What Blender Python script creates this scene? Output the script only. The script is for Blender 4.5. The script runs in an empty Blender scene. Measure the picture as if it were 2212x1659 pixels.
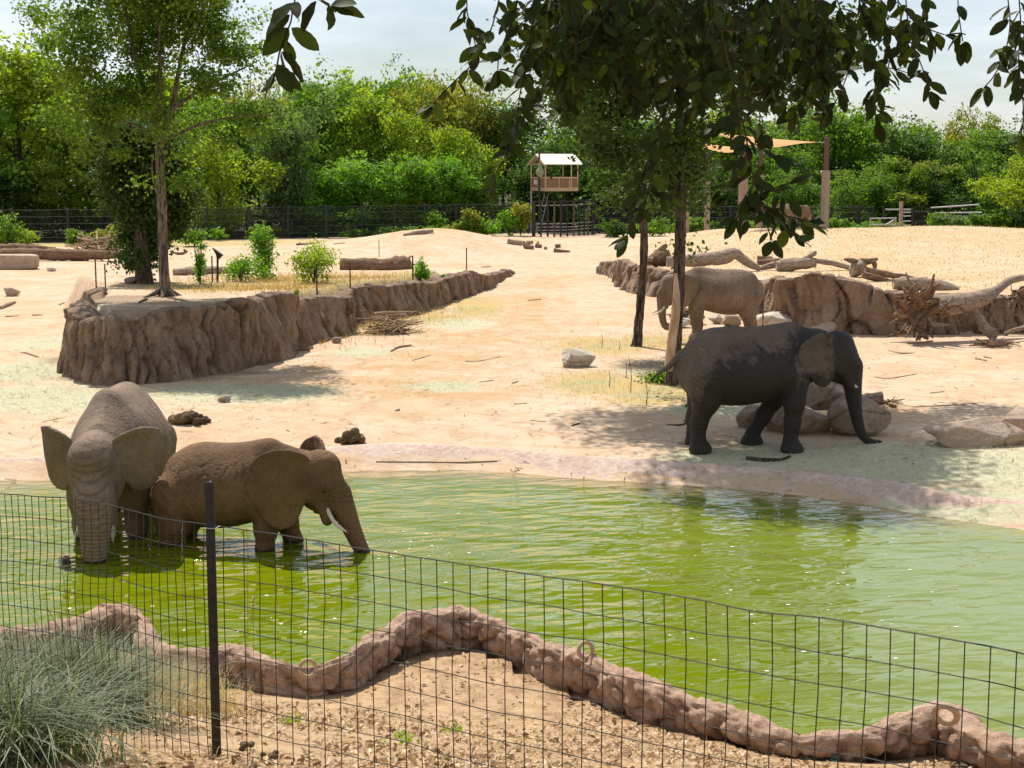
import bpy, bmesh, math, random
import numpy as np
from mathutils import Vector, Matrix, Euler

SC = bpy.context.scene
COL = SC.collection
R = math.radians

# ------------------------------------------------------------------ camera
CAMZ, PITCH, FPX = 5.6, R(8.0), 3324.6            # FPX: focal length in pixels of a 2212 x 1659 picture
cam_d = bpy.data.cameras.new('camera'); cam = bpy.data.objects.new('camera', cam_d); COL.objects.link(cam)
cam.location = (0, 0, CAMZ); cam.rotation_euler = (R(90) - PITCH, 0, 0)
cam_d.sensor_width = 36; cam_d.lens = 36 * FPX / 2212; cam_d.clip_start = 0.05; cam_d.clip_end = 3000
SC.camera = cam

# ------------------------------------------------------------------ light
SUN_EL, SUN_AZ = R(56), R(-25)                     # azimuth from +Y (away from the camera), negative = to the left
world = bpy.data.worlds.new('World'); SC.world = world; world.use_nodes = True
wn = world.node_tree; wn.nodes.clear()
sky = wn.nodes.new('ShaderNodeTexSky'); sky.sky_type = 'NISHITA'; sky.sun_disc = False
sky.sun_elevation = SUN_EL; sky.sun_rotation = SUN_AZ; sky.air_density = 1.0; sky.dust_density = 0.5; sky.ozone_density = 1.0
bg = wn.nodes.new('ShaderNodeBackground'); wo = wn.nodes.new('ShaderNodeOutputWorld')
tc = wn.nodes.new('ShaderNodeTexCoord'); mp = wn.nodes.new('ShaderNodeMapping'); mp.inputs['Scale'].default_value = (1.0, 1.0, 4.5)
cn = wn.nodes.new('ShaderNodeTexNoise'); cn.inputs['Scale'].default_value = 2.6; cn.inputs['Detail'].default_value = 7; cn.inputs['Roughness'].default_value = 0.6
cr = wn.nodes.new('ShaderNodeValToRGB'); cr.color_ramp.elements[0].position = 0.38; cr.color_ramp.elements[1].position = 0.68
cr.color_ramp.elements[0].color = (0.10,)*3 + (1,); cr.color_ramp.elements[1].color = (0.8,)*3 + (1,)
mx = wn.nodes.new('ShaderNodeMix'); mx.data_type = 'RGBA'; mx.inputs[7].default_value = (13.6, 14.4, 15.6, 1)
L = wn.links.new
L(tc.outputs['Generated'], mp.inputs['Vector']); L(mp.outputs[0], cn.inputs['Vector']); L(cn.outputs['Fac'], cr.inputs[0])
L(cr.outputs[0], mx.inputs[0]); L(sky.outputs[0], mx.inputs[6]); L(mx.outputs[2], bg.inputs[0]); L(bg.outputs[0], wo.inputs[0])
bg.inputs[1].default_value = 0.068
sun_d = bpy.data.lights.new('sun', 'SUN'); sun_d.energy = 5.0; sun_d.angle = R(0.53); sun_d.color = (1.0, 0.94, 0.84)
sun = bpy.data.objects.new('sun', sun_d); COL.objects.link(sun)
SUNV = Vector((math.sin(SUN_AZ) * math.cos(SUN_EL), math.cos(SUN_AZ) * math.cos(SUN_EL), math.sin(SUN_EL)))
sun.rotation_euler = SUNV.to_track_quat('Z', 'Y').to_euler(); sun.location = (-20, 60, 60)
SC.view_settings.view_transform = 'Standard'; SC.view_settings.look = 'None'
SC.view_settings.exposure = 0.34; SC.view_settings.gamma = 1.0
SC.render.engine = 'CYCLES'; SC.cycles.use_denoising = True
SC.cycles.max_bounces = 6; SC.cycles.diffuse_bounces = 3; SC.cycles.glossy_bounces = 3
SC.cycles.transmission_bounces = 4; SC.cycles.transparent_max_bounces = 8
SC.cycles.caustics_reflective = False; SC.cycles.caustics_refractive = False

# ------------------------------------------------------------------ numeric helpers
def rng(seed): return np.random.default_rng(seed)
def ray(u, v):
    x = (u - 1106) / FPX; y = -(v - 829.5) / FPX
    return np.array([x, math.cos(PITCH) + y * math.sin(PITCH), -math.sin(PITCH) + y * math.cos(PITCH)])
def P(u, v, z=0.0):
    d = ray(u, v); t = (z - CAMZ) / d[2]; return np.array([0, 0, CAMZ]) + d * t
def PD(u, v, Y):
    d = ray(u, v); return np.array([0, 0, CAMZ]) + d * (Y / d[1])

def _h(ix, iy, iz, seed):
    n = (ix.astype(np.int64) * 374761393 + iy.astype(np.int64) * 668265263 + iz.astype(np.int64) * 2147483647 + seed * 1274126177) & 0xFFFFFFFF
    n = ((n ^ (n >> 13)) * 1274126177) & 0xFFFFFFFF
    n = ((n ^ (n >> 16)) * 2246822519) & 0xFFFFFFFF
    return ((n ^ (n >> 15)) & 0xFFFF) / 65535.0
def vnoise(x, y, z, seed=0):
    x, y, z = np.broadcast_arrays(np.asarray(x, float), np.asarray(y, float), np.asarray(z, float))
    ix, iy, iz = np.floor(x), np.floor(y), np.floor(z); fx, fy, fz = x - ix, y - iy, z - iz
    fx, fy, fz = [f * f * (3 - 2 * f) for f in (fx, fy, fz)]
    ix, iy, iz = ix.astype(np.int64), iy.astype(np.int64), iz.astype(np.int64)
    o = 0
    for a in (0, 1):
        for b in (0, 1):
            for c in (0, 1):
                o = o + _h(ix + a, iy + b, iz + c, seed) * (fx if a else 1 - fx) * (fy if b else 1 - fy) * (fz if c else 1 - fz)
    return o * 2 - 1
def fbm(x, y, z=0.0, oct=4, seed=0):
    o, a, s = 0, 0.5, 1.0
    for i in range(oct):
        o = o + a * vnoise(np.asarray(x) * s, np.asarray(y) * s, np.asarray(z) * s, seed + i); a *= .5; s *= 2.03
    return o
def sstep(a, b, x): t = np.clip((x - a) / (b - a), 0, 1); return t * t * (3 - 2 * t)
def poly_sd(px, py, poly):                          # signed distance to a polygon, negative inside
    poly = np.asarray(poly, float); d2 = np.full(px.shape, 1e18); ins = np.zeros(px.shape, bool)
    for i in range(len(poly)):
        ax, ay = poly[i]; bx, by = poly[(i + 1) % len(poly)]
        ex, ey = bx - ax, by - ay; t = np.clip(((px - ax) * ex + (py - ay) * ey) / (ex * ex + ey * ey + 1e-12), 0, 1)
        d2 = np.minimum(d2, (px - ax - t * ex) ** 2 + (py - ay - t * ey) ** 2)
        c = (ay > py) != (by > py)
        ins ^= c & (px < (bx - ax) * (py - ay) / (by - ay + 1e-12) + ax)
    return np.where(ins, -1, 1) * np.sqrt(d2)
def resample(pts, step=None, n=None):               # Catmull-Rom through the points, evenly spaced
    p = np.asarray(pts, float); q = np.vstack([2 * p[0] - p[1], p, 2 * p[-1] - p[-2]]); o = []
    for i in range(1, len(q) - 2):
        t = np.linspace(0, 1, 24, endpoint=False)[:, None]; a, b, c, d = q[i - 1], q[i], q[i + 1], q[i + 2]
        o.append(.5 * (2 * b + (c - a) * t + (2 * a - 5 * b + 4 * c - d) * t ** 2 + (3 * b - a - 3 * c + d) * t ** 3))
    o = np.vstack(o + [p[-1:]]); s = np.r_[0, np.cumsum(np.linalg.norm(np.diff(o[:, :3], axis=0), axis=1))]
    if n is None: n = max(2, int(s[-1] / step) + 1)
    ss = np.linspace(0, s[-1], n)
    return np.stack([np.interp(ss, s, o[:, k]) for k in range(o.shape[1])], 1)

# ------------------------------------------------------------------ meshes and objects
def mesh(name, V, F, smooth=False, attrs=None, col=None):
    """V (n,3); F a list of int arrays (m,3) or (m,4); attrs: point float attributes; col: per-point colour"""
    me = bpy.data.meshes.new(name); V = np.ascontiguousarray(V, np.float32)
    if not isinstance(F, (list, tuple)): F = [F]
    F = [np.asarray(f, np.int32) for f in F if len(f)]
    me.vertices.add(len(V)); me.vertices.foreach_set('co', V.ravel())
    lv = np.concatenate([f.ravel() for f in F]); tot = np.concatenate([np.full(len(f), f.shape[1], np.int32) for f in F])
    st = np.r_[0, np.cumsum(tot)[:-1]].astype(np.int32)
    me.loops.add(len(lv)); me.loops.foreach_set('vertex_index', lv)
    me.polygons.add(len(tot)); me.polygons.foreach_set('loop_start', st); me.polygons.foreach_set('loop_total', tot)
    me.polygons.foreach_set('use_smooth', np.full(len(tot), bool(smooth)))
    for k, a in (attrs or {}).items():
        at = me.attributes.new(k, 'FLOAT', 'POINT'); at.data.foreach_set('value', np.ascontiguousarray(a, np.float32))
    if col is not None:
        at = me.attributes.new('Col', 'FLOAT_COLOR', 'POINT'); c = np.ones((len(V), 4), np.float32); c[:, :3] = col
        at.data.foreach_set('color', c.ravel())
    me.update(); me.validate(); return me
def tagp(o, label=None, cat=None, group=None, kind=None):
    if label: o['label'] = label
    if cat: o['category'] = cat
    if group: o['group'] = group
    if kind: o['kind'] = kind
    return o
def thing(name, base, label, cat, group=None, rz=0.0):
    o = bpy.data.objects.new(name, None); COL.objects.link(o); o.location = base; o.rotation_euler = (0, 0, rz)
    o.empty_display_size = 0.2
    return tagp(o, label, cat, group)
def link(name, me, mat, parent=None, loc=None, **kw):
    o = bpy.data.objects.new(name, me); COL.objects.link(o)
    if mat is not None and (not me.materials): me.materials.append(mat)
    if parent is not None: o.parent = parent
    if loc is not None: o.location = loc
    return tagp(o, **kw)
def root_of(o):
    v = Vector((0, 0, 0))
    while o is not None: v = v + o.location; o = o.parent
    return np.array(v)
def put(name, geo, mat, base=None, parent=None, smooth=False, attrs=None, col=None, **kw):
    """geometry given in world coordinates; stored about `base` (or about its parent)"""
    V, F = geo; V = np.asarray(V, float)
    if parent is not None: off = root_of(parent); loc = None
    else:
        if base is None: base = (V[:, 0].mean(), V[:, 1].mean(), V[:, 2].min())
        off = np.array(base, float); loc = tuple(off)
    return link(name, mesh(name, V - off, F, smooth, attrs, col), mat, parent, loc, **kw)
def cat_geo(gs):
    Vs, Fs, n = [], {}, 0
    for V, F in gs:
        if not isinstance(F, (list, tuple)): F = [F]
        for f in F:
            f = np.asarray(f)
            if len(f): Fs.setdefault(f.shape[1], []).append(f + n)
        Vs.append(np.asarray(V, float)); n += len(V)
    return np.vstack(Vs), [np.vstack(v) for v in Fs.values()]
def grid_faces(nu, nv, closed_v=False):
    i, j = np.meshgrid(np.arange(nu - 1), np.arange(nv if closed_v else nv - 1), indexing='ij'); j2 = (j + 1) % nv
    return np.stack([i * nv + j, (i + 1) * nv + j, (i + 1) * nv + j2, i * nv + j2], -1).reshape(-1, 4)
def tube(pts, rad, seg=8, step=None, cap=True, rough=0.0, seed=0, rfreq=6.0, flat=1.0):
    p = np.asarray(pts, float); r = np.broadcast_to(np.asarray(rad, float), (len(p),))
    if step: q = resample(np.c_[p, r], step); p, r = q[:, :3], q[:, 3]
    n = len(p); T = np.gradient(p, axis=0); T /= np.linalg.norm(T, axis=1, keepdims=True) + 1e-9
    up = np.array([0, 0, 1.0]) if abs(T[0, 2]) < .8 else np.array([1.0, 0, 0])
    N = np.zeros_like(p); a = up - T[0] * (up @ T[0]); N[0] = a / np.linalg.norm(a)
    for i in range(1, n):
        a = N[i - 1] - T[i] * (N[i - 1] @ T[i]); N[i] = a / (np.linalg.norm(a) + 1e-9)
    B = np.cross(T, N); th = np.linspace(0, 2 * math.pi, seg, endpoint=False)
    rr = np.repeat(r[:, None], seg, 1)
    if rough:
        s = np.r_[0, np.cumsum(np.linalg.norm(np.diff(p, axis=0), axis=1))][:, None]
        rr = rr * (1 + rough * (vnoise(np.cos(th)[None] * 1.6, np.sin(th)[None] * 1.6, s * rfreq, seed) + .5 * vnoise(np.cos(th)[None] * 4, np.sin(th)[None] * 4, s * rfreq * 2, seed + 5)))
    V = p[:, None] + rr[..., None] * (np.cos(th)[None, :, None] * N[:, None] * flat + np.sin(th)[None, :, None] * B[:, None])
    V = V.reshape(-1, 3); F = [grid_faces(n, seg, True)]
    if cap:
        V = np.vstack([V, p[0] - T[0] * r[0] * .05, p[-1] + T[-1] * r[-1] * .05]); k = np.arange(seg); k2 = (k + 1) % seg
        F.append(np.stack([np.full(seg, n * seg), k2, k], 1)); F.append(np.stack([np.full(seg, n * seg + 1), (n - 1) * seg + k, (n - 1) * seg + k2], 1))
    return V, F
def box(c, size, rz=0.0, bev=0.0):
    x, y, z = np.array(size) / 2.0
    if bev <= 0:
        V = np.array([[sx * x, sy * y, sz * z] for sx in (-1, 1) for sy in (-1, 1) for sz in (-1, 1)])
        F = np.array([[0, 1, 3, 2], [4, 6, 7, 5], [0, 4, 5, 1], [2, 3, 7, 6], [0, 2, 6, 4], [1, 5, 7, 3]])
    else:
        bm = bmesh.new(); bmesh.ops.create_cube(bm, size=1.0)
        for v in bm.verts: v.co = Vector((v.co.x * 2 * x, v.co.y * 2 * y, v.co.z * 2 * z))
        bmesh.ops.bevel(bm, geom=bm.edges[:], offset=bev, segments=1, affect='EDGES')
        bm.verts.index_update(); V = np.array([v.co[:] for v in bm.verts])
        fs = {}
        for f in bm.faces: fs.setdefault(len(f.verts), []).append([v.index for v in f.verts])
        F = [np.array(v) for v in fs.values()]; bm.free()
    c_, s_ = math.cos(rz), math.sin(rz); V = V @ np.array([[c_, s_, 0], [-s_, c_, 0], [0, 0, 1]])
    return V + np.array(c), F
def beam(a, b, w, h):                               # box from a to b, section w (horizontal) x h
    a, b = np.array(a, float), np.array(b, float); d = b - a; Ln = np.linalg.norm(d); d /= Ln
    up = np.array([0, 0, 1.0]) if abs(d[2]) < .95 else np.array([0, 1.0, 0])
    s = np.cross(d, up); s /= np.linalg.norm(s); t = np.cross(s, d)
    V = np.array([e + sx * s * w / 2 + st * t * h / 2 for e in (a, b) for sx in (-1, 1) for st in (-1, 1)])
    return V, np.array([[0, 1, 3, 2], [4, 6, 7, 5], [0, 4, 5, 1], [2, 3, 7, 6], [0, 2, 6, 4], [1, 5, 7, 3]])

# surface nets: a smooth mesh from a sampled distance field
def surface_nets(f, org, h):
    neg = f < 0; nx, ny, nz = f.shape
    cnt = sum(neg[a:nx - 1 + a, b:ny - 1 + b, c:nz - 1 + c].astype(np.int8) for a in (0, 1) for b in (0, 1) for c in (0, 1))
    cells = np.argwhere((cnt > 0) & (cnt < 8)); idx = -np.ones((nx - 1, ny - 1, nz - 1), np.int64)
    idx[tuple(cells.T)] = np.arange(len(cells))
    cor = {(a, b, c): f[cells[:, 0] + a, cells[:, 1] + b, cells[:, 2] + c] for a in (0, 1) for b in (0, 1) for c in (0, 1)}
    acc = np.zeros((len(cells), 3)); num = np.zeros(len(cells))
    for p in cor:
        for ax in range(3):
            if p[ax] == 0:
                q = list(p); q[ax] = 1; q = tuple(q); A, B = cor[p], cor[q]; m = (A < 0) != (B < 0)
                t = np.where(m, A / (A - B + 1e-12), 0); pos = np.tile(np.array(p, float), (len(cells), 1)); pos[:, ax] = t
                acc[m] += pos[m]; num[m] += 1
    V = (cells + acc / num[:, None]) * h + np.array(org); F = []
    for ax in range(3):
        o1, o2 = [(1, 2), (2, 0), (0, 1)][ax]
        s = [slice(None)] * 3; s2 = [slice(None)] * 3; s[ax] = slice(0, -1); s2[ax] = slice(1, None)
        a, b = neg[tuple(s)], neg[tuple(s2)]; e = np.argwhere(a != b)
        e = e[(e[:, o1] > 0) & (e[:, o2] > 0) & (e[:, o1] < f.shape[o1] - 1) & (e[:, o2] < f.shape[o2] - 1)]
        def I(d1, d2):
            g = e.copy(); g[:, o1] += d1; g[:, o2] += d2; return idx[tuple(g.T)]
        q = np.stack([I(-1, -1), I(0, -1), I(0, 0), I(-1, 0)], 1); fl = ~a[tuple(e.T)]
        q[fl] = q[fl][:, ::-1]; F.append(q)
    F = np.vstack(F); return V, F[(F >= 0).all(1)]

class Field:
    def __init__(s, lo, hi, h):
        s.lo = np.array(lo, float); s.h = h; s.n = np.ceil((np.array(hi) - s.lo) / h).astype(int) + 1
        s.f = np.full(s.n, 1.0, np.float32)
    def _sub(s, lo, hi, m):
        a = np.clip(np.floor((np.array(lo) - m - s.lo) / s.h).astype(int), 0, s.n - 1); b = np.clip(np.ceil((np.array(hi) + m - s.lo) / s.h).astype(int) + 1, 1, s.n)
        sl = tuple(slice(i, j) for i, j in zip(a, b))
        g = np.meshgrid(*[s.lo[k] + s.h * np.arange(a[k], b[k]) for k in range(3)], indexing='ij', sparse=True)
        return sl, g
    def _mix(s, sl, d, k):
        f = s.f[sl]; hh = np.clip(.5 + .5 * (f - d) / k, 0, 1); s.f[sl] = f * (1 - hh) + d * hh - k * hh * (1 - hh)
    def cap(s, a, b, ra, rb, k=.08):
        a, b = np.array(a, float), np.array(b, float); r = max(ra, rb); sl, (x, y, z) = s._sub(np.minimum(a, b) - r, np.maximum(a, b) + r, k + .15)
        d = b - a; t = np.clip(((x - a[0]) * d[0] + (y - a[1]) * d[1] + (z - a[2]) * d[2]) / (d @ d + 1e-9), 0, 1)
        q = np.sqrt((x - a[0] - t * d[0]) ** 2 + (y - a[1] - t * d[1]) ** 2 + (z - a[2] - t * d[2]) ** 2) - (ra + t * (rb - ra)); s._mix(sl, q, k)
    def chain(s, pts, rad, k=.08):
        for i in range(len(pts) - 1): s.cap(pts[i], pts[i + 1], rad[i], rad[i + 1], k)
    def ell(s, c, r, M=None, k=.1):
        c, r = np.array(c, float), np.array(r, float); m = r.max(); sl, (x, y, z) = s._sub(c - m, c + m, k + .15)
        x, y, z = x - c[0], y - c[1], z - c[2]
        if M is not None: x, y, z = [M[0, i] * x + M[1, i] * y + M[2, i] * z for i in range(3)]
        s._mix(sl, (np.sqrt((x / r[0]) ** 2 + (y / r[1]) ** 2 + (z / r[2]) ** 2) - 1) * r.min(), k)
    def mesh(s): return surface_nets(s.f, s.lo, s.h)
# ------------------------------------------------------------------ materials
def srgb(r, g, b): return tuple(((c / 255) / 12.92 if c / 255 <= .04045 else ((c / 255 + .055) / 1.055) ** 2.4) for c in (r, g, b)) + (1,)
class M:
    """a small node-material writer"""
    def __init__(s, name):
        s.m = bpy.data.materials.new(name); s.m.use_nodes = True; s.t = s.m.node_tree; s.b = s.t.nodes['Principled BSDF']; s.out = s.t.nodes['Material Output']
    def n(s, typ, **kw):
        nd = s.t.nodes.new('ShaderNode' + typ)
        for k, v in kw.items():
            if k.startswith('i_'):
                key = k[2:]; key = int(key) if key.isdigit() else key.replace('_', ' ')
                s.put(nd, key, v)
            else: setattr(nd, k, v)
        return nd
    def put(s, nd, key, v):
        if isinstance(v, bpy.types.NodeSocket): s.t.links.new(v, nd.inputs[key])
        else: nd.inputs[key].default_value = v
    def set(s, **kw):
        for k, v in kw.items(): s.put(s.b, k.replace('_', ' '), v)
        return s
    def pos(s): return s.n('TexCoord').outputs['Object']
    def wpos(s): return s.n('NewGeometry').outputs['Position']
    def scaled(s, v, sc): return s.n('Mapping', i_Vector=v, i_Scale=sc).outputs[0]
    def noise(s, v, scale, detail=4, rough=.55, dist=0.0):
        return s.n('TexNoise', i_Vector=v, i_Scale=scale, i_Detail=detail, i_Roughness=rough, i_Distortion=dist).outputs['Fac']
    def ramp(s, f, stops):
        nd = s.n('ValToRGB', i_0=f); e = nd.color_ramp.elements
        while len(e) < len(stops): e.new(.5)
        for k, (p, c) in zip(e, stops): k.position = p; k.color = c if len(c) == 4 else tuple(c) + (1,)
        return nd.outputs[0]
    def mix(s, f, a, b, mode='MIX'):
        nd = s.n('Mix', data_type='RGBA', blend_type=mode)
        for k, v in ((0, f), (6, a), (7, b)):
            if not isinstance(v, bpy.types.NodeSocket) and k > 0 and len(v) == 3: v = tuple(v) + (1,)
            s.put(nd, k, v)
        return nd.outputs[2]
    def math(s, op, a, b=0.0, c=0.0, clamp=False):
        nd = s.n('Math', operation=op, use_clamp=clamp)
        for i, v in enumerate((a, b, c)): s.put(nd, i, v)
        return nd.outputs[0]
    def attr(s, name, out='Fac'): return s.n('Attribute', attribute_name=name).outputs[out]
    def bump(s, h, strength=.5, dist=.02, normal=None):
        nd = s.n('Bump', i_Height=h, i_Strength=strength, i_Distance=dist)
        if normal is not None: s.put(nd, 'Normal', normal)
        s.put(s.b, 'Normal', nd.outputs[0]); return nd.outputs[0]

def simple(name, c, rough=.7, var=.25, scale=8, bump=.3, bd=.01, metal=0.0, c2=None):
    m = M(name); p = m.pos(); f = m.noise(p, scale, 6)
    c2 = c2 or tuple(x * (1 - var) for x in c[:3])
    m.set(Base_Color=m.ramp(f, [(.3, c2), (.7, c[:3])]), Roughness=rough, Metallic=metal)
    if bump: m.bump(m.noise(p, scale * 3, 8, .65), bump, bd)
    return m.m

def ground_mat():
    m = M('ground_soil'); p = m.wpos()
    big = m.noise(p, .22, 5, .6, .6); mid = m.noise(m.scaled(p, (1.4, .9, 1)), 1.1, 7, .65, .4); fine = m.noise(p, 9, 8, .7)
    c = m.ramp(big, [(.30, (.51, .345, .205)), (.5, (.565, .425, .295)), (.70, (.575, .455, .345))])
    c = m.mix(m.math('MULTIPLY', m.ramp(mid, [(.46, (0, 0, 0)), (.66, (1, 1, 1))]), .62), c, (.42, .265, .145))
    # faint trampled streaks
    st = m.noise(m.scaled(m.n('VectorRotate', i_Vector=p, i_Angle=R(24), rotation_type='Z_AXIS').outputs[0], (.35, 3.2, 1)), 1.3, 6, .6)
    c = m.mix(m.math('MULTIPLY', m.ramp(st, [(.50, (0, 0, 0)), (.66, (1, 1, 1))]), .6), c, (.42, .275, .16))
    c = m.mix(m.math('MULTIPLY', m.attr('track'), m.ramp(mid, [(.35, (.2, .2, .2)), (.6, (1, 1, 1))])), c, (.46, .27, .125))
    g1 = m.noise(p, 1.9, 7, .7, .8)
    def mask(a, lo, hi):
        return m.ramp(m.math('ADD', m.math('MULTIPLY', m.attr(a), 1.1), m.math('MULTIPLY', m.math('SUBTRACT', g1, .5), 1.3)), [(lo, (0, 0, 0)), (hi, (1, 1, 1))])
    c = m.mix(m.math('MULTIPLY', mask('dry', .35, .75), .9), c, m.mix(m.ramp(m.noise(p, .7, 6, .65, .6), [(.42, (0, 0, 0)), (.62, (1, 1, 1))]), m.ramp(fine, [(.3, (.40, .27, .095)), (.7, (.54, .39, .17))]), m.ramp(fine, [(.3, (.30, .27, .12)), (.7, (.46, .40, .22))])))
    c = m.mix(m.math('MULTIPLY', mask('hay', .35, .8), .85), c, m.ramp(fine, [(.3, (.33, .345, .21)), (.55, (.47, .465, .32)), (.75, (.58, .55, .41))]))
    c = m.mix(mask('litter', .3, .6), c, m.ramp(m.noise(p, 5, 8, .7), [(.3, (.20, .125, .07)), (.5, (.40, .265, .15)), (.7, (.52, .375, .225))]))
    c = m.mix(mask('mulch_shade', .4, .7), c, m.ramp(fine, [(.3, (.24, .175, .12)), (.7, (.38, .28, .19))]))  # brown mulch and leaf litter, with tree shade put into the colour
    c = m.mix(mask('bed', .3, .7), c, (.16, .13, .05))
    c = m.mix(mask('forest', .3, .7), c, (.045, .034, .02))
    c = m.mix(m.math('MULTIPLY', m.ramp(m.noise(p, 22, 4, .7), [(.5, (0, 0, 0)), (.75, (1, 1, 1))]), .45), c, m.mix(.5, c, (.25, .17, .10)))
    m.set(Base_Color=c, Roughness=.95, Specular_IOR_Level=.15)
    ft = m.n('TexVoronoi', feature='SMOOTH_F1', i_Vector=m.n('VectorMath', operation='ADD', i_0=p, i_1=m.n('VectorMath', operation='SCALE', i_0=m.n('TexNoise', i_Vector=p, i_Scale=1.2).outputs['Color'], i_Scale=1.2).outputs[0]).outputs[0], i_Scale=1.7).outputs['Distance']
    dents = m.ramp(ft, [(.05, (0, 0, 0)), (.3, (1, 1, 1))])
    h = m.math('ADD', m.math('ADD', m.math('MULTIPLY', mid, .55), m.math('MULTIPLY', dents, .22)), m.math('MULTIPLY', fine, .28)); m.bump(h, .85, .11)
    return m.m
def rock_mat(name, c1, c2, c3, crack=.0, scale=1.0, streak=True):
    m = M(name); p = m.wpos()
    a = m.noise(m.scaled(p, (scale, scale, .45 * scale)) if streak else m.scaled(p, (scale,) * 3), 1.6, 9, .68, .5); f = m.noise(p, 14 * scale, 9, .72)
    c = m.ramp(a, [(.36, c1), (.5, c2), (.64, c3)]); c = m.mix(m.ramp(m.noise(p, .9 * scale, 4), [(.45, (0, 0, 0)), (.7, (.6, .6, .6))]), c, m.mix(.5, c3, (.42, .27, .15)))
    c = m.mix(m.math('MULTIPLY', m.ramp(f, [(.35, (1, 1, 1)), (.6, (0, 0, 0))]), .5), c, tuple(x * .45 for x in c1))
    cav = m.attr('cav'); c = m.mix(cav, c, tuple(x * .35 for x in c1))
    m.set(Base_Color=c, Roughness=.93, Specular_IOR_Level=.2)
    m.bump(m.math('ADD', m.math('MULTIPLY', a, .6), m.math('MULTIPLY', f, .5)), 1.0, .09 / max(scale, 1)); return m.m
def water_mat():
    m = M('pond_water'); p = m.wpos()
    g = m.noise(p, .35, 4); c = m.ramp(g, [(.3, (.125, .165, .0008)), (.7, (.150, .190, .0012))])
    c = m.mix(m.math('MULTIPLY', m.attr('calm'), .5), c, (.20, .245, .06))  # sky reflection put into the colour: paler where the water lies calm
    # colour turns brown and pale where the bed comes up at the far shore
    c = m.mix(m.attr('shallow'), c, (.30, .20, .10))
    rot = lambda a: m.n('VectorRotate', i_Vector=p, i_Angle=R(a), rotation_type='Z_AXIS').outputs[0]
    w1 = m.noise(m.scaled(rot(8), (.7, 1.5, 1)), .75, 2, .45, .6); w2 = m.noise(m.scaled(rot(-16), (.9, 2.2, 1)), 1.8, 1.5, .4, .5)
    w3 = m.noise(p, 9, 2, .5)
    ch = m.attr('chop')
    h = m.math('ADD', m.math('ADD', m.math('MULTIPLY', w1, 1.0), m.math('MULTIPLY', w2, .40)), m.math('MULTIPLY', w3, m.math('MULTIPLY_ADD', ch, .16, .006)))
    h = m.math('MULTIPLY', h, m.math('MULTIPLY_ADD', m.attr('calm'), -.70, 1.0))
    h = m.math('ADD', h, m.math('MULTIPLY', m.math('SINE', m.math('MULTIPLY', m.attr('ring'), 9.0)), m.math('MULTIPLY', ch, .05)))
    m.set(Base_Color=c, Roughness=.03, IOR=1.5, Specular_IOR_Level=.5); m.bump(h, 1.0, .17); return m.m
def leaf_mat(name, base=(1, 1, 1), trans=.45, rough=.55, attr=True, spec=.3):
    m = M(name); c = m.attr('Col', 'Color') if attr else None
    col = m.mix(1.0, c, tuple(base), 'MULTIPLY') if attr else tuple(base) + (1,)
    m.set(Base_Color=col, Roughness=rough, Specular_IOR_Level=spec)
    tr = m.n('BsdfTranslucent', i_Color=m.mix(1.0, col, (1.35, 1.35, .55), 'MULTIPLY'))
    mx = m.n('MixShader', i_0=trans); m.t.links.new(m.b.outputs[0], mx.inputs[1]); m.t.links.new(tr.outputs[0], mx.inputs[2]); m.t.links.new(mx.outputs[0], m.out.inputs[0])
    return m.m
def bark_mat(name, c1, c2, sc=1.0):
    m = M(name); p = m.pos(); a = m.noise(m.scaled(p, (9 * sc, 9 * sc, 1.6 * sc)), 1.6, 8, .65, .6)
    m.set(Base_Color=m.ramp(a, [(.40, c1), (.60, c2)]), Roughness=.95, Specular_IOR_Level=.15); m.bump(a, 1.0, .09); return m.m
def wood_mat(name, c1, c2, c3):
    m = M(name); p = m.pos(); a = m.noise(m.scaled(p, (1.6, 7, 7)), 2.2, 10, .72, 1.4); b = m.noise(p, 1.2, 3)
    c = m.mix(b, m.ramp(a, [(.38, tuple(x * .6 for x in c1)), (.5, c2), (.62, c3)]), m.ramp(a, [(.40, c1), (.58, c2)])); m.set(Base_Color=c, Roughness=.9, Specular_IOR_Level=.15); m.bump(a, 1.0, .07); return m.m
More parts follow.
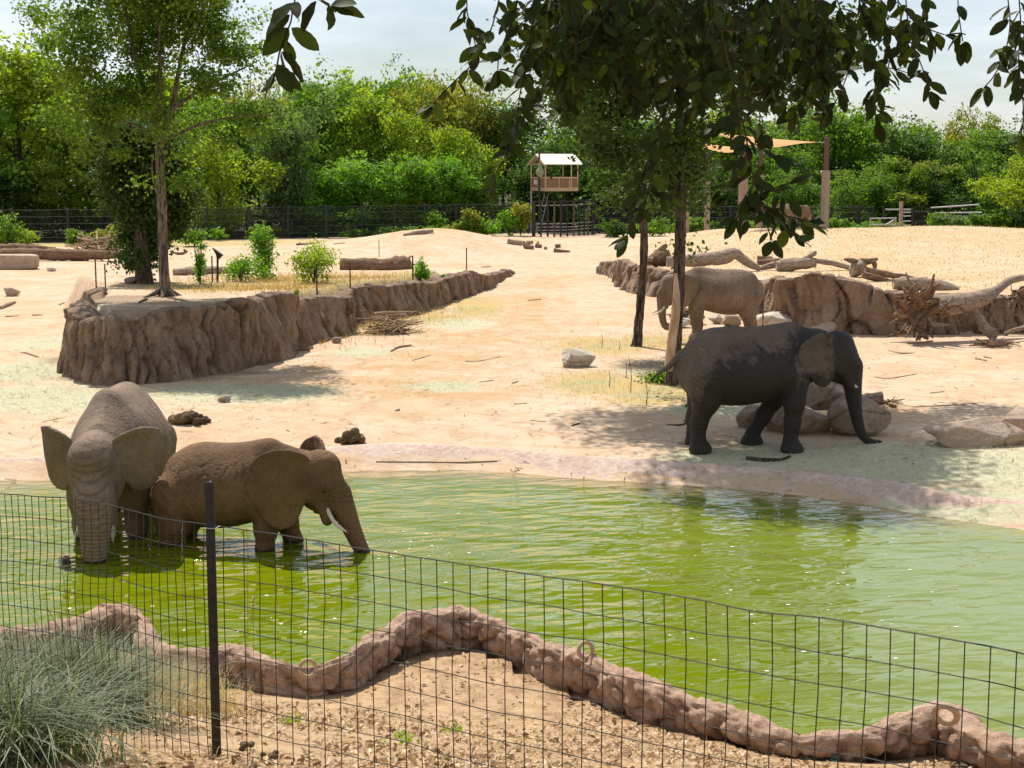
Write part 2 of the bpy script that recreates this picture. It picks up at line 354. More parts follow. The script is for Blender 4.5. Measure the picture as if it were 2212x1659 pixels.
def skin_mat(name, dust, dark, mudc=(.026, .021, .018)):
    m = M(name); p = m.pos(); big = m.noise(p, 1.3, 3, .5, .5)
    dst = m.n('VectorMath', operation='SCALE', i_0=m.n('TexNoise', i_Vector=p, i_Scale=3.0, i_Detail=3.0).outputs['Color'], i_Scale=.35).outputs[0]; q = m.n('VectorMath', operation='ADD', i_0=p, i_1=dst).outputs[0]
    vo = m.n('TexVoronoi', feature='DISTANCE_TO_EDGE', i_Vector=m.scaled(q, (1.6, 1.6, .8)), i_Scale=11.0).outputs['Distance']; cr = m.ramp(vo, [(0, (0, 0, 0)), (.14, (1, 1, 1))])
    wr = m.noise(m.scaled(q, (2.4, 2.4, 1.0)), 3.0, 2, .5, .3); fold = m.ramp(m.math('ABSOLUTE', m.math('SUBTRACT', wr, .5)), [(0, (0, 0, 0)), (.05, (1, 1, 1))])
    wr2 = m.noise(m.scaled(q, (1.4, 1.4, 3.0)), 4.5, 2, .5, .3); fold2 = m.ramp(m.math('ABSOLUTE', m.math('SUBTRACT', wr2, .5)), [(0, (0, 0, 0)), (.05, (1, 1, 1))]); fold = m.math('MULTIPLY', m.math('MULTIPLY_ADD', fold2, .5, .5), fold)
    rg = m.math('SINE', m.math('MULTIPLY', m.attr('ring'), 125.0)); rgm = m.math('GREATER_THAN', m.attr('ring'), .01)
    rn = m.math('MULTIPLY', m.math('MULTIPLY_ADD', rg, .5, -.5), rgm)
    c = m.ramp(big, [(.3, dark), (.62, dust)])
    c = m.mix(m.math('MULTIPLY', m.math('SUBTRACT', 1.0, cr), .14), c, tuple(x * .35 for x in dark))
    c = m.mix(m.math('MULTIPLY', m.math('SUBTRACT', 1.0, fold), .26), c, tuple(x * .4 for x in dark))
    c = m.mix(m.math('MULTIPLY', m.attr('fine'), 1.0), c, tuple(x * .55 for x in dark))
    mud = m.ramp(m.math('ADD', m.attr('mud'), m.math('MULTIPLY', m.math('SUBTRACT', m.noise(p, 3.2, 10, .74, .5), .5), 1.5)), [(.42, (0, 0, 0)), (.60, (1, 1, 1))])
    c = m.mix(m.math('MULTIPLY', mud, .93), c, mudc)
    m.set(Base_Color=c, Roughness=m.math('MULTIPLY_ADD', mud, -.25, .86), Specular_IOR_Level=.25)
    h = m.math('ADD', m.math('ADD', m.math('MULTIPLY', cr, .05), m.math('MULTIPLY', fold, .32)), m.math('ADD', m.math('MULTIPLY', rn, .5), m.math('MULTIPLY', m.noise(p, 6, 3, .5), .45)))
    m.bump(h, .55, .04); return m.m

MAT = dict(
    ground=ground_mat(), water=water_mat(),
    wall=rock_mat('wall_rock', (.15, .095, .068), (.275, .185, .13), (.36, .265, .19)),
    wall2=rock_mat('terrace_rock', (.17, .11, .075), (.30, .205, .14), (.40, .29, .20)),
    lip=rock_mat('lip_rock', (.27, .165, .11), (.46, .305, .22), (.57, .405, .305), scale=4, streak=False),
    rim=rock_mat('rim_concrete', (.54, .39, .31), (.63, .475, .39), (.68, .53, .45), scale=.6, streak=False),
    boulder=rock_mat('boulder_rock', (.25, .19, .145), (.36, .28, .215), (.46, .37, .29), scale=1.6, streak=False),
    white=rock_mat('white_rock', (.42, .34, .24), (.58, .52, .43), (.68, .64, .57), scale=2.4, streak=False),
    slab=rock_mat('slab_rock', (.42, .31, .23), (.52, .40, .305), (.57, .45, .36), scale=1.0, streak=False),
    dung=rock_mat('dung', (.05, .035, .02), (.105, .07, .036), (.17, .12, .06), scale=5, streak=False),
    bark=bark_mat('bark_grey', (.06, .045, .033), (.30, .235, .18)), barkd=bark_mat('bark_dark', (.022, .017, .013), (.16, .12, .088)),
    strip=bark_mat('bark_stripped', (.40, .255, .15), (.62, .45, .31), .5),
    deadw=wood_mat('dead_wood', (.22, .15, .10), (.42, .32, .235), (.56, .46, .37)), deadd=wood_mat('dead_wood_brown', (.13, .075, .045), (.27, .17, .105), (.40, .28, .19)),
    straw=wood_mat('stick_wood', (.33, .22, .12), (.52, .38, .23), (.66, .53, .36)),
    leaf=leaf_mat('foliage', (1.65, 1.85, 1.2), trans=.5), leafd=leaf_mat('foliage_dark', (.72, .78, .65), trans=.33), oak=leaf_mat('oak_leaf', (.75, .78, .5), trans=.25, rough=.6, spec=.12), grassb=leaf_mat('grass_blade', trans=.3), litter=leaf_mat('leaf_litter', trans=.1, rough=.8),  # leafd: darker, less translucent leaves for some of the near trees
    blackm=simple('black_metal', (.012, .012, .013), .45, .4, 20, .1, .002), wire=simple('black_wire', (.012, .011, .010), .5, .3, 30, 0),
    wiregrey=simple('grey_cable', (.10, .10, .10), .6, .3, 10, 0), galv=simple('galvanised_pipe', (.42, .42, .42), .5, .3, 10, .1, .003), tan=simple('tan_paint', (.56, .40, .225), .6, .12, 4, .1, .003),
    roof=simple('cream_roof', (.80, .74, .64), .6, .06, 3, .05, .003), sail=None, timber=wood_mat('weathered_timber', (.30, .215, .165), (.42, .32, .26), (.52, .42, .36)),
    steel=simple('brown_steel', (.11, .058, .043), .6, .2, 3, .05, .003), rust=simple('rusty_post', (.16, .07, .035), .8, .5, 14, .3, .003),
    ivory=simple('ivory', (.70, .60, .45), .5, .25, 9, .1, .004), eye=simple('eye', (.01, .006, .004), .15, .2, 9, 0),
    ring=simple('ring_concrete', (.46, .34, .22), .9, .2, 30, .5, .004), teal=simple('teal_plastic', (.0, .24, .20), .4, .1, 5, 0), net=simple('hay_net', (.40, .36, .23), .9, .45, 30, .8, .05),
)
s_ = M('shade_cloth'); s_.set(Base_Color=(.66, .47, .29, 1), Roughness=.8); t_ = s_.n('BsdfTranslucent', i_Color=(.72, .46, .24, 1)); x_ = s_.n('MixShader', i_0=.4)
s_.t.links.new(s_.b.outputs[0], x_.inputs[1]); s_.t.links.new(t_.outputs[0], x_.inputs[2]); s_.t.links.new(x_.outputs[0], s_.out.inputs[0]); MAT['sail'] = s_.m
def mesh_cloth(name, c, dens):
    m = M(name); m.set(Base_Color=c, Roughness=.8); tr = m.n('BsdfTransparent'); x = m.n('MixShader', i_0=dens)
    m.t.links.new(tr.outputs[0], x.inputs[1]); m.t.links.new(m.b.outputs[0], x.inputs[2]); m.t.links.new(x.outputs[0], m.out.inputs[0]); return m.m
MAT['fmesh'] = mesh_cloth('fence_netting', (.012, .013, .012, 1), .35); MAT['tmesh'] = mesh_cloth('tan_screen', (.30, .18, .085, 1), .72)
# ------------------------------------------------------------------ plan of the place
WZ = -0.45                                           # water level
SHORE_PX = [(-260, 1042), (-100, 1038), (0, 1035), (150, 1032), (350, 1026), (560, 1019), (780, 1015), (1000, 1012), (1120, 1019), (1200, 1027), (1400, 1040), (1600, 1053), (1700, 1064), (1800, 1076), (1900, 1091), (2000, 1110), (2212, 1141), (2400, 1168)]
SHORE = np.array([P(u, v, WZ)[:2] for u, v in SHORE_PX])
LIP_PX = [(-330, 1350), (-150, 1346), (-60, 1345), (60, 1335), (130, 1330), (175, 1322), (212, 1306), (270, 1308), (325, 1330), (352, 1366), (395, 1394), (440, 1400), (500, 1391), (560, 1400), (600, 1423), (650, 1427), (700, 1420), (740, 1408), (790, 1370), (850, 1340), (920, 1322), (985, 1310), (1060, 1322), (1130, 1350), (1190, 1380), (1260, 1400), (1330, 1430), (1400, 1463), (1480, 1490), (1560, 1510), (1640, 1538), (1700, 1554), (1780, 1561), (1860, 1555), (1930, 1531), (1990, 1512), (2040, 1515), (2100, 1535), (2150, 1565), (2212, 1592), (2330, 1640), (2480, 1690)]
LIPZ = 1.85
LIP = np.array([P(u, v, LIPZ)[:2] for u, v in LIP_PX])
POND = np.vstack([SHORE[::-1] * 1.0, [[-15.5, 27], [-15, 20], [-9, 13.2]], LIP, [[8.5, 11], [14.5, 16], [15, 21]]])
LWALL_PX = [(112, 775), (150, 818), (205, 838), (300, 837), (400, 829), (500, 813), (580, 795), (660, 760), (715, 733), (767, 717), (814, 698), (904, 680), (971, 660), (1037, 637), (1067, 620), (1120, 592)]
LWALL_ = np.array([[-15.6, 55.5], [-14.5, 50.5], [-13.5, 46.6]] + [list(P(u, v)[:2]) for u, v in LWALL_PX])
LW_H = np.array([1.3, 1.7, 1.75, 1.8, 1.84, 1.85, 1.85, 1.88, 1.93, 2.08, 1.78, 1.45, 1.35, 1.3, 1.25, 1.2, 1.1, .65, .3])
LW_H = LW_H[:len(LWALL_)]
RWALL = np.array([[4.6, 82], [4.9, 76.5], list(P(1322, 620)[:2]), list(P(1371, 634)[:2]), [6.7, 66.0], [7.6, 60], list(P(1637, 707)[:2]), [10.0, 52.0], list(P(1835, 724)[:2]), list(P(1958, 728)[:2]), list(P(2041, 728)[:2]), list(P(2212, 724)[:2]), [20.5, 53.0], [25, 54.5], [32, 57]])
RW_H = np.array([.7, 1.15, 1.3, 1.25, 1.2, 1.3, 1.75, 2.2, 1.85, 1.6, 1.5, 1.25, 1.2, 1.2, 1.1])
def inward(p):                                       # unit normals to the left of the direction of travel
    t = np.gradient(p, axis=0); t /= np.linalg.norm(t, axis=1, keepdims=True); return np.stack([-t[:, 1], t[:, 0]], 1)
LWALL = LWALL_ + inward(LWALL_) * np.interp(np.arange(len(LWALL_)), [0, 4, 7, 10, 18], [.0, .0, .1, .15, .0])[:, None]
_a = resample(LWALL, .5); PLANTER = np.vstack([_a + inward(_a) * .62, [[-1.5, 86], [-9, 80], [-17, 74], [-19, 64]]])
_b = resample(RWALL, .5); TERR = np.vstack([_b + inward(_b) * .55, [[80, 70], [80, 135], [9, 135], [7, 100]]])
def ylip(x): return np.interp(x, LIP[:, 0], LIP[:, 1])
def zg(x, y, detail=True):
    x = np.asarray(x, float); y = np.asarray(y, float); x, y = np.broadcast_arrays(x, y); sh = x.shape; x = x.ravel(); y = y.ravel()
    z = .10 * fbm(x * .09, y * .09, 0, 3, 11) * sstep(30, 45, y)
    if detail: z = z + .035 * fbm(x * .9, y * .9, 0, 4, 3)
    # raised bed with the tree, terrace on the right, grass humps
    sd = poly_sd(x, y, PLANTER); zt = np.interp(y, [40, 47, 52, 60, 68, 74, 84], [1.74, 1.74, 1.56, 1.34, 1.14, .7, .1]) + .12 * fbm(x * .3, y * .3, 0, 3, 21)
    w = .55 + 6 * sstep(66, 74, y - .25 * x)
    z = z + np.maximum(zt, 0) * sstep(.1, -1, sd / w)
    sd = poly_sd(x, y, TERR); w = .5 + 7 * sstep(70, 90, y)
    zt = (1.22 + .12 * fbm(x * .12, y * .12, 0, 3, 31)) * (1 - .85 * sstep(108, 126, y))
    z = z + zt * sstep(.1, -1, sd / w)
    for cx, cy, h, rx, ry in ((-5, 106, 1.35, 5.4, 8), (-12, 108, .35, 6, 8), (17.5, 91, .62, 5.5, 9), (29, 99, .62, 9, 10), (24, 74, .2, 8, 6), (7, 100, .25, 6, 8)):
        z = z + h * np.exp(-((x - cx) / rx) ** 2 - ((y - cy) / ry) ** 2)
    # pond
    sd = poly_sd(x, y, POND); yl = ylip(x)
    far = y > yl + .2
    z = np.where(far & (sd < .85), (z - .20) * sstep(.0, .85, sd) + (WZ + .0) * (1 - sstep(-.1, .85, sd)) - (.45 + .42 * sstep(-6, -5.2, x)) * sstep(0, 4.0, -sd), z)
    z = np.where(far & (sd >= .85), z - .20 * (1 - sstep(.85, 4.5, sd)), z)
    # near bank
    nb = 3.33 - .335 * (y - 5.66) - .10 * (x + 1.1); nb = 1.55 + .5 * ((nb - 1.55) + np.sqrt((nb - 1.55) ** 2 + .03)); nb = np.where(nb > 3.4, 3.4 + .7 * np.tanh((nb - 3.4) / .7), nb) + (.05 * fbm(x * 1.3, y * 1.3, 0, 4, 41) if detail else 0)
    z = np.where(y < yl - .12, nb, z)
    return z.reshape(sh)
# ------------------------------------------------------------------ ground sheet
def grow(a, b, n): return a + (b - a) * (np.linspace(0, 1, n) ** 3)
gx = np.r_[grow(-20, -700, 30)[::-1], np.arange(-19.8, 24, .22), grow(24, 700, 32)]
gy = np.r_[grow(2.9, -120, 14)[::-1][:-1], np.arange(2.9, 60, .2), np.arange(60, 136, .55), grow(136.2, 1500, 24)]
GX, GY = np.meshgrid(gx, gy, indexing='ij'); GZ = zg(GX, GY)
def zf(x, y):                                        # quick ground height from the sheet
    x = np.asarray(x, float); y = np.asarray(y, float); i = np.clip(np.searchsorted(gx, x) - 1, 0, len(gx) - 2); j = np.clip(np.searchsorted(gy, y) - 1, 0, len(gy) - 2)
    a = np.clip((x - gx[i]) / (gx[i + 1] - gx[i]), 0, 1); b = np.clip((y - gy[j]) / (gy[j + 1] - gy[j]), 0, 1)
    return GZ[i, j] * (1 - a) * (1 - b) + GZ[i + 1, j] * a * (1 - b) + GZ[i, j + 1] * (1 - a) * b + GZ[i + 1, j + 1] * a * b
def G(u, v, dz=0.0):                                 # where the ray of a pixel meets the ground
    d = ray(u, v); ys = np.concatenate([np.linspace(2, 60, 2400), np.linspace(60.1, 180, 2400)]); t = ys / d[1]
    zz = CAMZ + d[2] * t; g = zf(d[0] * t, ys) + dz; k = np.argmax(zz <= g)
    if zz[k] > g[k]: k = len(ys) - 1
    return np.array([d[0] * t[k], ys[k], float(g[k])])
def blobs(lst, wx=1.0):
    a = np.zeros(GX.shape)
    for u, v, rx, ry in lst:
        p = G(u, v); a = np.maximum(a, np.exp(-((GX - p[0]) / rx) ** 2 - ((GY - p[1]) / ry) ** 2))
    return a
hay = blobs([(40, 860, 2.6, 3), (120, 740, 2, 3), (60, 800, 2.5, 3), (200, 870, 1.5, 2), (470, 850, 2.2, 2), (590, 850, 2, 2), (780, 760, 1.2, 1.6), (1580, 990, 1.6, 1.2), (1700, 985, 1.6, 1.6), (1850, 985, 2.0, 1.5), (1950, 1015, 2, 1.6), (2080, 1000, 2.2, 2), (2190, 1010, 2.5, 2), (2100, 1080, 2, 1.2), (1540, 885, 1.2, 1.2), (1380, 800, .8, .8), (960, 835, 1.2, 1.2), (1000, 700, 1.5, 2.5)])
dry = blobs([(1290, 830, 1.6, 2.5), (1400, 850, 1.6, 2.6), (1460, 840, 1.4, 2), (1300, 745, 1.8, 3), (1440, 740, 1.8, 3), (1030, 660, 1.4, 5), (960, 690, 1.2, 2.5), (500, 625, 3, 2.5), (620, 620, 3, 4), (760, 620, 2.5, 4), (880, 608, 2, 4), (680, 600, 3, 4), (420, 618, 2, 3)])
dry = np.maximum(dry, .45 * sstep(0, -3, poly_sd(GX.ravel(), GY.ravel(), TERR).reshape(GX.shape)) * (1 - sstep(105, 115, GY)))
dry = np.maximum(dry, .5 * np.exp(-((GX + 5) / 7) ** 2 - ((GY - 106) / 9) ** 2))
dry = np.maximum(dry, .75 * sstep(108, 114, GY + .06 * np.abs(GX)) * (1 - sstep(118, 122, GY)) * (GX < 2))
track = np.maximum(.9 * blobs([(830, 790, 2.5, 1.5), (940, 770, 2.5, 1.6), (1040, 730, 2, 2.5), (1150, 650, 1.6, 6), (1130, 690, 1.8, 4), (760, 830, 2.5, 1.2), (880, 850, 3, 1), (1180, 610, 1.5, 6)]), 0)
mulchshade = blobs([(300, 672, 2.6, .9), (420, 672, 2.6, .9), (200, 655, 1.6, 1.4), (520, 655, 1.6, .9), (340, 650, 1.6, 1.6), (250, 645, 1.8, 1.2), (430, 655, 1.6, 1.6), (1400, 790, 1.2, 1.6), (1450, 810, 1, 1.4)])
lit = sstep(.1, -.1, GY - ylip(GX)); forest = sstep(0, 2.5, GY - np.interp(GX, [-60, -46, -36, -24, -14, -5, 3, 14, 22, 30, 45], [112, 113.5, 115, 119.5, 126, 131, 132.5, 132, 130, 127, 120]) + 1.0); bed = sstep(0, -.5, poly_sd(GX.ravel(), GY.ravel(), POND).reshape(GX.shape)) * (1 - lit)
put('ground', (np.stack([GX, GY, GZ], -1).reshape(-1, 3), grid_faces(len(gx), len(gy))[:, ::1]), MAT['ground'], base=(0, 0, 0), smooth=True, kind='structure',
    attrs=dict(hay=hay.ravel(), dry=dry.ravel(), track=track.ravel(), litter=lit.ravel(), mulch_shade=mulchshade.ravel(), bed=bed.ravel(), forest=forest.ravel()))

# ------------------------------------------------------------------ pond
ax = np.arange(-15.8, 15.4, .16); ay = np.arange(9.5, 31.2, .16); WX, WY = np.meshgrid(ax, ay, indexing='ij')
sdp = poly_sd(WX.ravel(), WY.ravel(), POND).reshape(WX.shape)
tip = P(795, 1190, WZ); dr = np.hypot(WX - tip[0] - .9, (WY - tip[1] + .1) * 1.25); e2c = P(560, 1195, WZ)
chop = np.clip(.95 * np.exp(-(dr / 1.15) ** 2) + .5 * np.exp(-((WX - e2c[0]) / 2.2) ** 2 - ((WY - e2c[1] + .3) / .9) ** 2), 0, 1)
calm = sstep(.5, 6.5, WX + .25 * (WY - 22)) * .9
ffar = sstep(24, 27, WY)
m_ = (sdp < .8)
idx = -np.ones(WX.shape, int); idx[m_] = np.arange(m_.sum()); q = grid_faces(*WX.shape); qi = idx.ravel()[q]; qi = qi[(qi >= 0).all(1)]
V = np.stack([WX, WY, np.full(WX.shape, WZ)], -1)[m_]
put('water', (V, qi), MAT['water'], base=(0, 20, WZ), smooth=True, kind='structure',
    attrs=dict(chop=chop[m_], calm=calm[m_], ring=dr[m_], shallow=(sstep(-1.6, -.15, sdp) * .75 * ffar)[m_]))
def sweep(path, prof, seed, amp=.06, fr=2.5, rot=1):
    """path (n,2) ; prof list of (outward offset, z) arrays per path point -> (n,m,3)"""
    nrm = -inward(path); O = np.stack([path[:, None, 0] + nrm[:, None, 0] * prof[..., 0], path[:, None, 1] + nrm[:, None, 1] * prof[..., 0], prof[..., 1]], -1)
    return O
# pinkish concrete shore
sp = resample(SHORE[::-1], .14); n = len(sp); s = np.arange(n) * .14
wd = .95 + .25 * vnoise(s * .35, 0, 0, 5); hb = .03 + .04 * vnoise(s * .5, 3, 0, 6)
off = np.array([-2.4, -1.4, -.7, -.25, 0, .2, .45, .7, .9, 1.0, 1.12]); zz = np.array([-.82, -.62, -.53, -.475, -.44, -.395, -.325, -.25, -.185, -.17, -.30])
prof = np.stack([off[None] * np.where(off > 0, wd[:, None], 1), zz[None] + np.where(off > .3, hb[:, None], 0)], -1)
O = sweep(sp, prof, 3); O = O.copy(); O[..., 2] += .025 * fbm(O[..., 0] * 1.3, O[..., 1] * 1.3, 0, 4, 9) + .0
put('pond_rim', (O.reshape(-1, 3), grid_faces(n, len(off))), MAT['rim'], base=(0, 28, -.45), smooth=True, kind='structure', attrs=dict(cav=np.zeros(O.shape[0] * O.shape[1])))

# ------------------------------------------------------------------ rock walls
def worley1(s, z, size, seed, warp=.35):
    w = s / size + (warp * 1.9) * fbm(s * .5 / size, z * 1.1, 0, 4, seed); i = np.floor(w)
    h = lambda k: k + .18 + .64 * _h(k.astype(np.int64), np.zeros_like(k, np.int64), np.zeros_like(k, np.int64), seed)
    e = np.stack([h(i - 1), h(i), h(i + 1)], 0); d = np.min(np.abs(w[None] - e), 0) * size
    hi = np.min(np.where(e > w, e, 99), 0); lo = np.max(np.where(e <= w, e, -99), 0); q = (w - lo) / np.maximum(hi - lo, 1e-3)
    return d, q, lo
def rock_wall(name, base, hts, label, mat, seed, ds=.055, flare=.55, cell=.7, depth=.24, top=.6, rows=60):
    q = resample(np.c_[base, hts], ds); path, H = q[:, :2], q[:, 2]; n = len(path); s = (np.arange(n) * ds)[:, None]
    nrm = -inward(path); k = np.ones(25) / 25
    for c in (0, 1): nrm[:, c] = np.convolve(np.pad(nrm[:, c], 12, mode='edge'), k, 'valid')
    H = H * (1 + .07 * vnoise(s[:, 0] * .8, 0, 0, seed)) ; t = np.linspace(0, 1, rows)[None]
    face = np.clip(t / .66, 0, 1); roll = np.clip((t - .66) / .34, 0, 1)
    fl = (flare * (.85 + .5 * vnoise(s * .3, 0, 0, seed + 2))) * np.clip(H / 1.4, .35, 1.2)[:, None]
    z = -.2 + face * (H[:, None] + .2 - .10) + .10 * np.sin(roll * math.pi * .5) - .35 * sstep(.45, 1, roll)
    inn = fl * (face ** .7) + roll * top
    # separate rock faces: a jittered cell pattern, each cell with its own offset and tilt
    wx = s + .32 * fbm(s * .8, z * .8, 0, 4, seed + 3) + .22 * z; wz = z + .25 * fbm(s * .9, z * .9, 5, 3, seed + 4); cs_, cz_ = cell * .8, cell * 3.0; ci, cj = np.floor(wx / cs_), np.floor(wz / cz_)
    f1 = np.full(wx.shape, 9.0); f2 = np.full(wx.shape, 9.0); off = np.zeros(wx.shape); zero = np.zeros(wx.shape, np.int64)
    for a in (-1, 0, 1):
        for b in (-1, 0, 1):
            I_, J_ = (ci + a).astype(np.int64), (cj + b).astype(np.int64); px_ = (I_ + _h(I_, J_, zero, seed)) * cs_; pz_ = (J_ + _h(I_, J_, zero + 1, seed)) * cz_; dx, dz_ = (wx - px_) / cs_, (wz - pz_) / cz_
            dd = np.hypot(dx, dz_); o_ = (_h(I_, J_, zero + 2, seed) - .5) * .9 + dx * (_h(I_, J_, zero + 3, seed) - .5) * 1.1 + dz_ * (_h(I_, J_, zero + 4, seed) - .5) * .8
            nw = dd < f1; f2 = np.where(nw, f1, np.minimum(f2, dd)); off = np.where(nw, o_, off); f1 = np.where(nw, dd, f1)
    gate = np.clip(.45 + 1.1 * vnoise(s * .9, z * 1.3, 0, seed + 9), .05, 1); crack = np.exp(-((f2 - f1) / .09) ** 2) * gate
    d2, q2, _ = worley1(s - .15 * z, z * 1.3, cell * .8, seed + 7); crack2 = np.exp(-(d2 / .035) ** 2) * np.clip(vnoise(s * 1.3, z * .8, 0, seed + 12) * 1.8 + .2, 0, 1)
    fade = 1 - .75 * sstep(.3, .9, roll); sc = np.clip(H / 1.3, .4, 1.1)[:, None]
    D = .8 * depth * sc * off + .32 * vnoise(s * .4, z * .4, 0, seed + 5) * sc + .14 * vnoise(s * 1.2 + .5 * z, z * .7, 0, seed + 15) * sc
    D = D - crack * depth * .8 - crack2 * depth * .6 + .10 * fbm(s * 4.2, z * 1.7, 0, 6, seed + 6) - .10 * np.exp(-(np.abs(vnoise(s * 1.9 + .5 * z, z * .55, 0, seed + 33)) / .07) ** 2) + .05 * vnoise(s * .9, z * 3.2, 0, seed + 8)
    D = D * fade - inn; z = z + .10 * fbm(s * 1.1, t * 3, 0, 4, seed + 20) * (t > .5) - .12 * crack * (1 - .3 * roll) * sstep(.5, .66, t)
    O = np.stack([path[:, None, 0] + nrm[:, None, 0] * D, path[:, None, 1] + nrm[:, None, 1] * D, z + 0 * D], -1)
    V = O.reshape(-1, 3); b = V.mean(0); b[2] = 0
    return put(name, (V, grid_faces(n, rows)), mat, base=b, smooth=True, label=label, cat='rock wall', attrs=dict(cav=np.clip(crack * .8 + crack2 * .5, 0, 1).ravel()))
rock_wall('rock_wall', LWALL, LW_H, 'cracked brown artificial rock wall around the raised bed with the tall tree', MAT['wall'], 100)
rock_wall('rock_wall', RWALL, RW_H, 'tan artificial rock wall below the driftwood logs on the terrace', MAT['wall2'], 200, cell=.9, depth=.30, flare=.5)
# near lip of the pond
lp = resample(LIP, .024); n = len(lp); s = (np.arange(n) * .024)[:, None]
a_, b_ = np.array([(-.25, -1.1), (-.12, -.3), (-.05, .6), (0, 1.2), (.0, 1.5), (.0, 1.70), (.02, 1.80), (.07, 1.855), (.15, 1.87), (.24, 1.865), (.31, 1.83), (.35, 1.76), (.365, 1.66), (.36, 1.55), (.37, 1.42), (.40, 1.2)]).T
tt = np.linspace(0, 1, len(a_)); t = np.r_[np.linspace(0, .28, 7), np.linspace(.31, 1, 62)]; A = np.interp(t, tt, a_)[None]; Z = np.interp(t, tt, b_)[None]; nrm = inward(lp); top = sstep(.3, .42, t)[None]; inn = sstep(.6, .75, t)[None]
wdt = .62 + .2 * vnoise(s * 1.1, 0, 0, 72) + .14 * vnoise(s * 3.1, 0, 0, 78); lump = .04 * vnoise(s * .9, 0, 0, 70) + .03 * vnoise(s * 2.6, 0, 0, 71)
und = np.clip(.12 + .14 * vnoise(s * 1.3, 5, 0, 76) + .08 * vnoise(s * 4, 5, 0, 77), 0, .3) * np.exp(-((t[None] - .90) / .09) ** 2)
A2 = A * wdt - und; Z2 = Z + lump * top + 0 * A2
O = np.stack([lp[:, None, 0] - nrm[:, None, 0] * A2, lp[:, None, 1] - nrm[:, None, 1] * A2, Z2], -1)
gu, gv = np.gradient(O, axis=0), np.gradient(O, axis=1); N_ = np.cross(gv, gu); N_ /= np.linalg.norm(N_, axis=-1, keepdims=True) + 1e-9
N_ *= np.sign((N_ * np.stack([-nrm[:, None, 0] * (t[None] > .6) + nrm[:, None, 0] * (t[None] < .45), -nrm[:, None, 1] * (t[None] > .6) + nrm[:, None, 1] * (t[None] < .45), .8 + 0 * A2], -1)).sum(-1, keepdims=True))
x_, y_, z_ = O[..., 0], O[..., 1], O[..., 2]
r1_ = fbm(x_ * 3.2, y_ * 3.2, z_ * 3.2, 3, 73); r2_ = fbm(x_ * 16, y_ * 16, z_ * 16, 4, 74); blk = np.abs(vnoise(x_ * 6, y_ * 6, z_ * 7, 75)); blk2 = np.abs(vnoise(x_ * 14, y_ * 14, z_ * 14, 79))
dis = .75 * (.06 * r1_ + .055 * r2_ - .06 * np.exp(-(blk / .12) ** 2) * (.12 + .88 * inn) - .022 * np.exp(-(blk2 / .15) ** 2) * (.4 + .6 * inn)) * (.25 + .75 * top)
O = O + N_ * dis[..., None]; cvd = np.clip((np.exp(-(blk / .10) ** 2) * .5 + np.exp(-(blk2 / .12) ** 2) * .25 + und * 2.2) * (.2 + .8 * inn), 0, 1)
put('pond_wall', (O.reshape(-1, 3), grid_faces(n, len(t))), MAT['lip'], base=(0, 12, 0), smooth=True, label='pinkish rough concrete wall winding along the near edge of the green pond', cat='wall', attrs=dict(cav=cvd.ravel()))
# white flecks floating on the water
g_ = rng(55); fl = []
for u, v, su, sv, k in ((1850, 1250, 170, 60, 45), (900, 1180, 60, 25, 70), (1500, 1330, 200, 60, 16), (600, 1330, 160, 50, 14), (1950, 1330, 150, 60, 16)):
    for _ in range(k):
        p = P(u + g_.normal() * su, v + g_.normal() * sv, WZ + .006); 
        if poly_sd(np.array([p[0]]), np.array([p[1]]), POND)[0] < -.3: fl.append(p)
fl = np.array(fl); nn_ = len(fl); a = g_.random(nn_) * 6.28; rr = .006 + .016 * g_.random(nn_) ** 3; cs6 = np.linspace(0, 6.283, 6, endpoint=False)
V = fl[:, None] + np.stack([np.cos(cs6[None] + a[:, None]) * rr[:, None] * 1.6, np.sin(cs6[None] + a[:, None]) * rr[:, None], 0 * a[:, None] + 0 * cs6[None]], -1)
put('foam_flecks', (V.reshape(-1, 3), np.arange(6 * nn_).reshape(nn_, 6)), simple('foam', (.8, .8, .76), .8, .1, 4, 0), base=(0, 20, WZ), label='white flecks of foam floating on the green water', cat='foam', kind='stuff')
# ------------------------------------------------------------------ elephants (local frame: x forward, y to its left, z up, about 2.58 m tall)
def unit3(v): return v / (np.linalg.norm(v, axis=1, keepdims=True) + 1e-12)
def rotm(axis, a):
    return np.array(Matrix.Rotation(a, 3, axis))
TORSO = np.array([  # x, top z, bottom z, half width
    (-1.30, 1.98, 1.36, .16), (-1.22, 2.14, 1.20, .30), (-1.10, 2.30, 1.10, .43), (-.92, 2.43, 1.02, .55), (-.66, 2.51, .95, .64), (-.34, 2.525, .915, .70), (0, 2.495, .92, .72),
    (.34, 2.49, .98, .69), (.62, 2.525, 1.06, .61), (.87, 2.575, 1.12, .53), (1.08, 2.575, 1.20, .44), (1.30, 2.51, 1.34, .36), (1.50, 2.44, 1.44, .31), (1.66, 2.40, 1.52, .28)])
EAR = np.array([(0, 0), (.12, -.07), (.35, -.12), (.58, -.09), (.78, .03), (.90, .22), (.93, .40), (.86, .58), (.76, .74), (.66, .90), (.54, 1.02), (.40, 1.07), (.26, 1.03), (.16, .93), (.08, .74), (0, .55)])
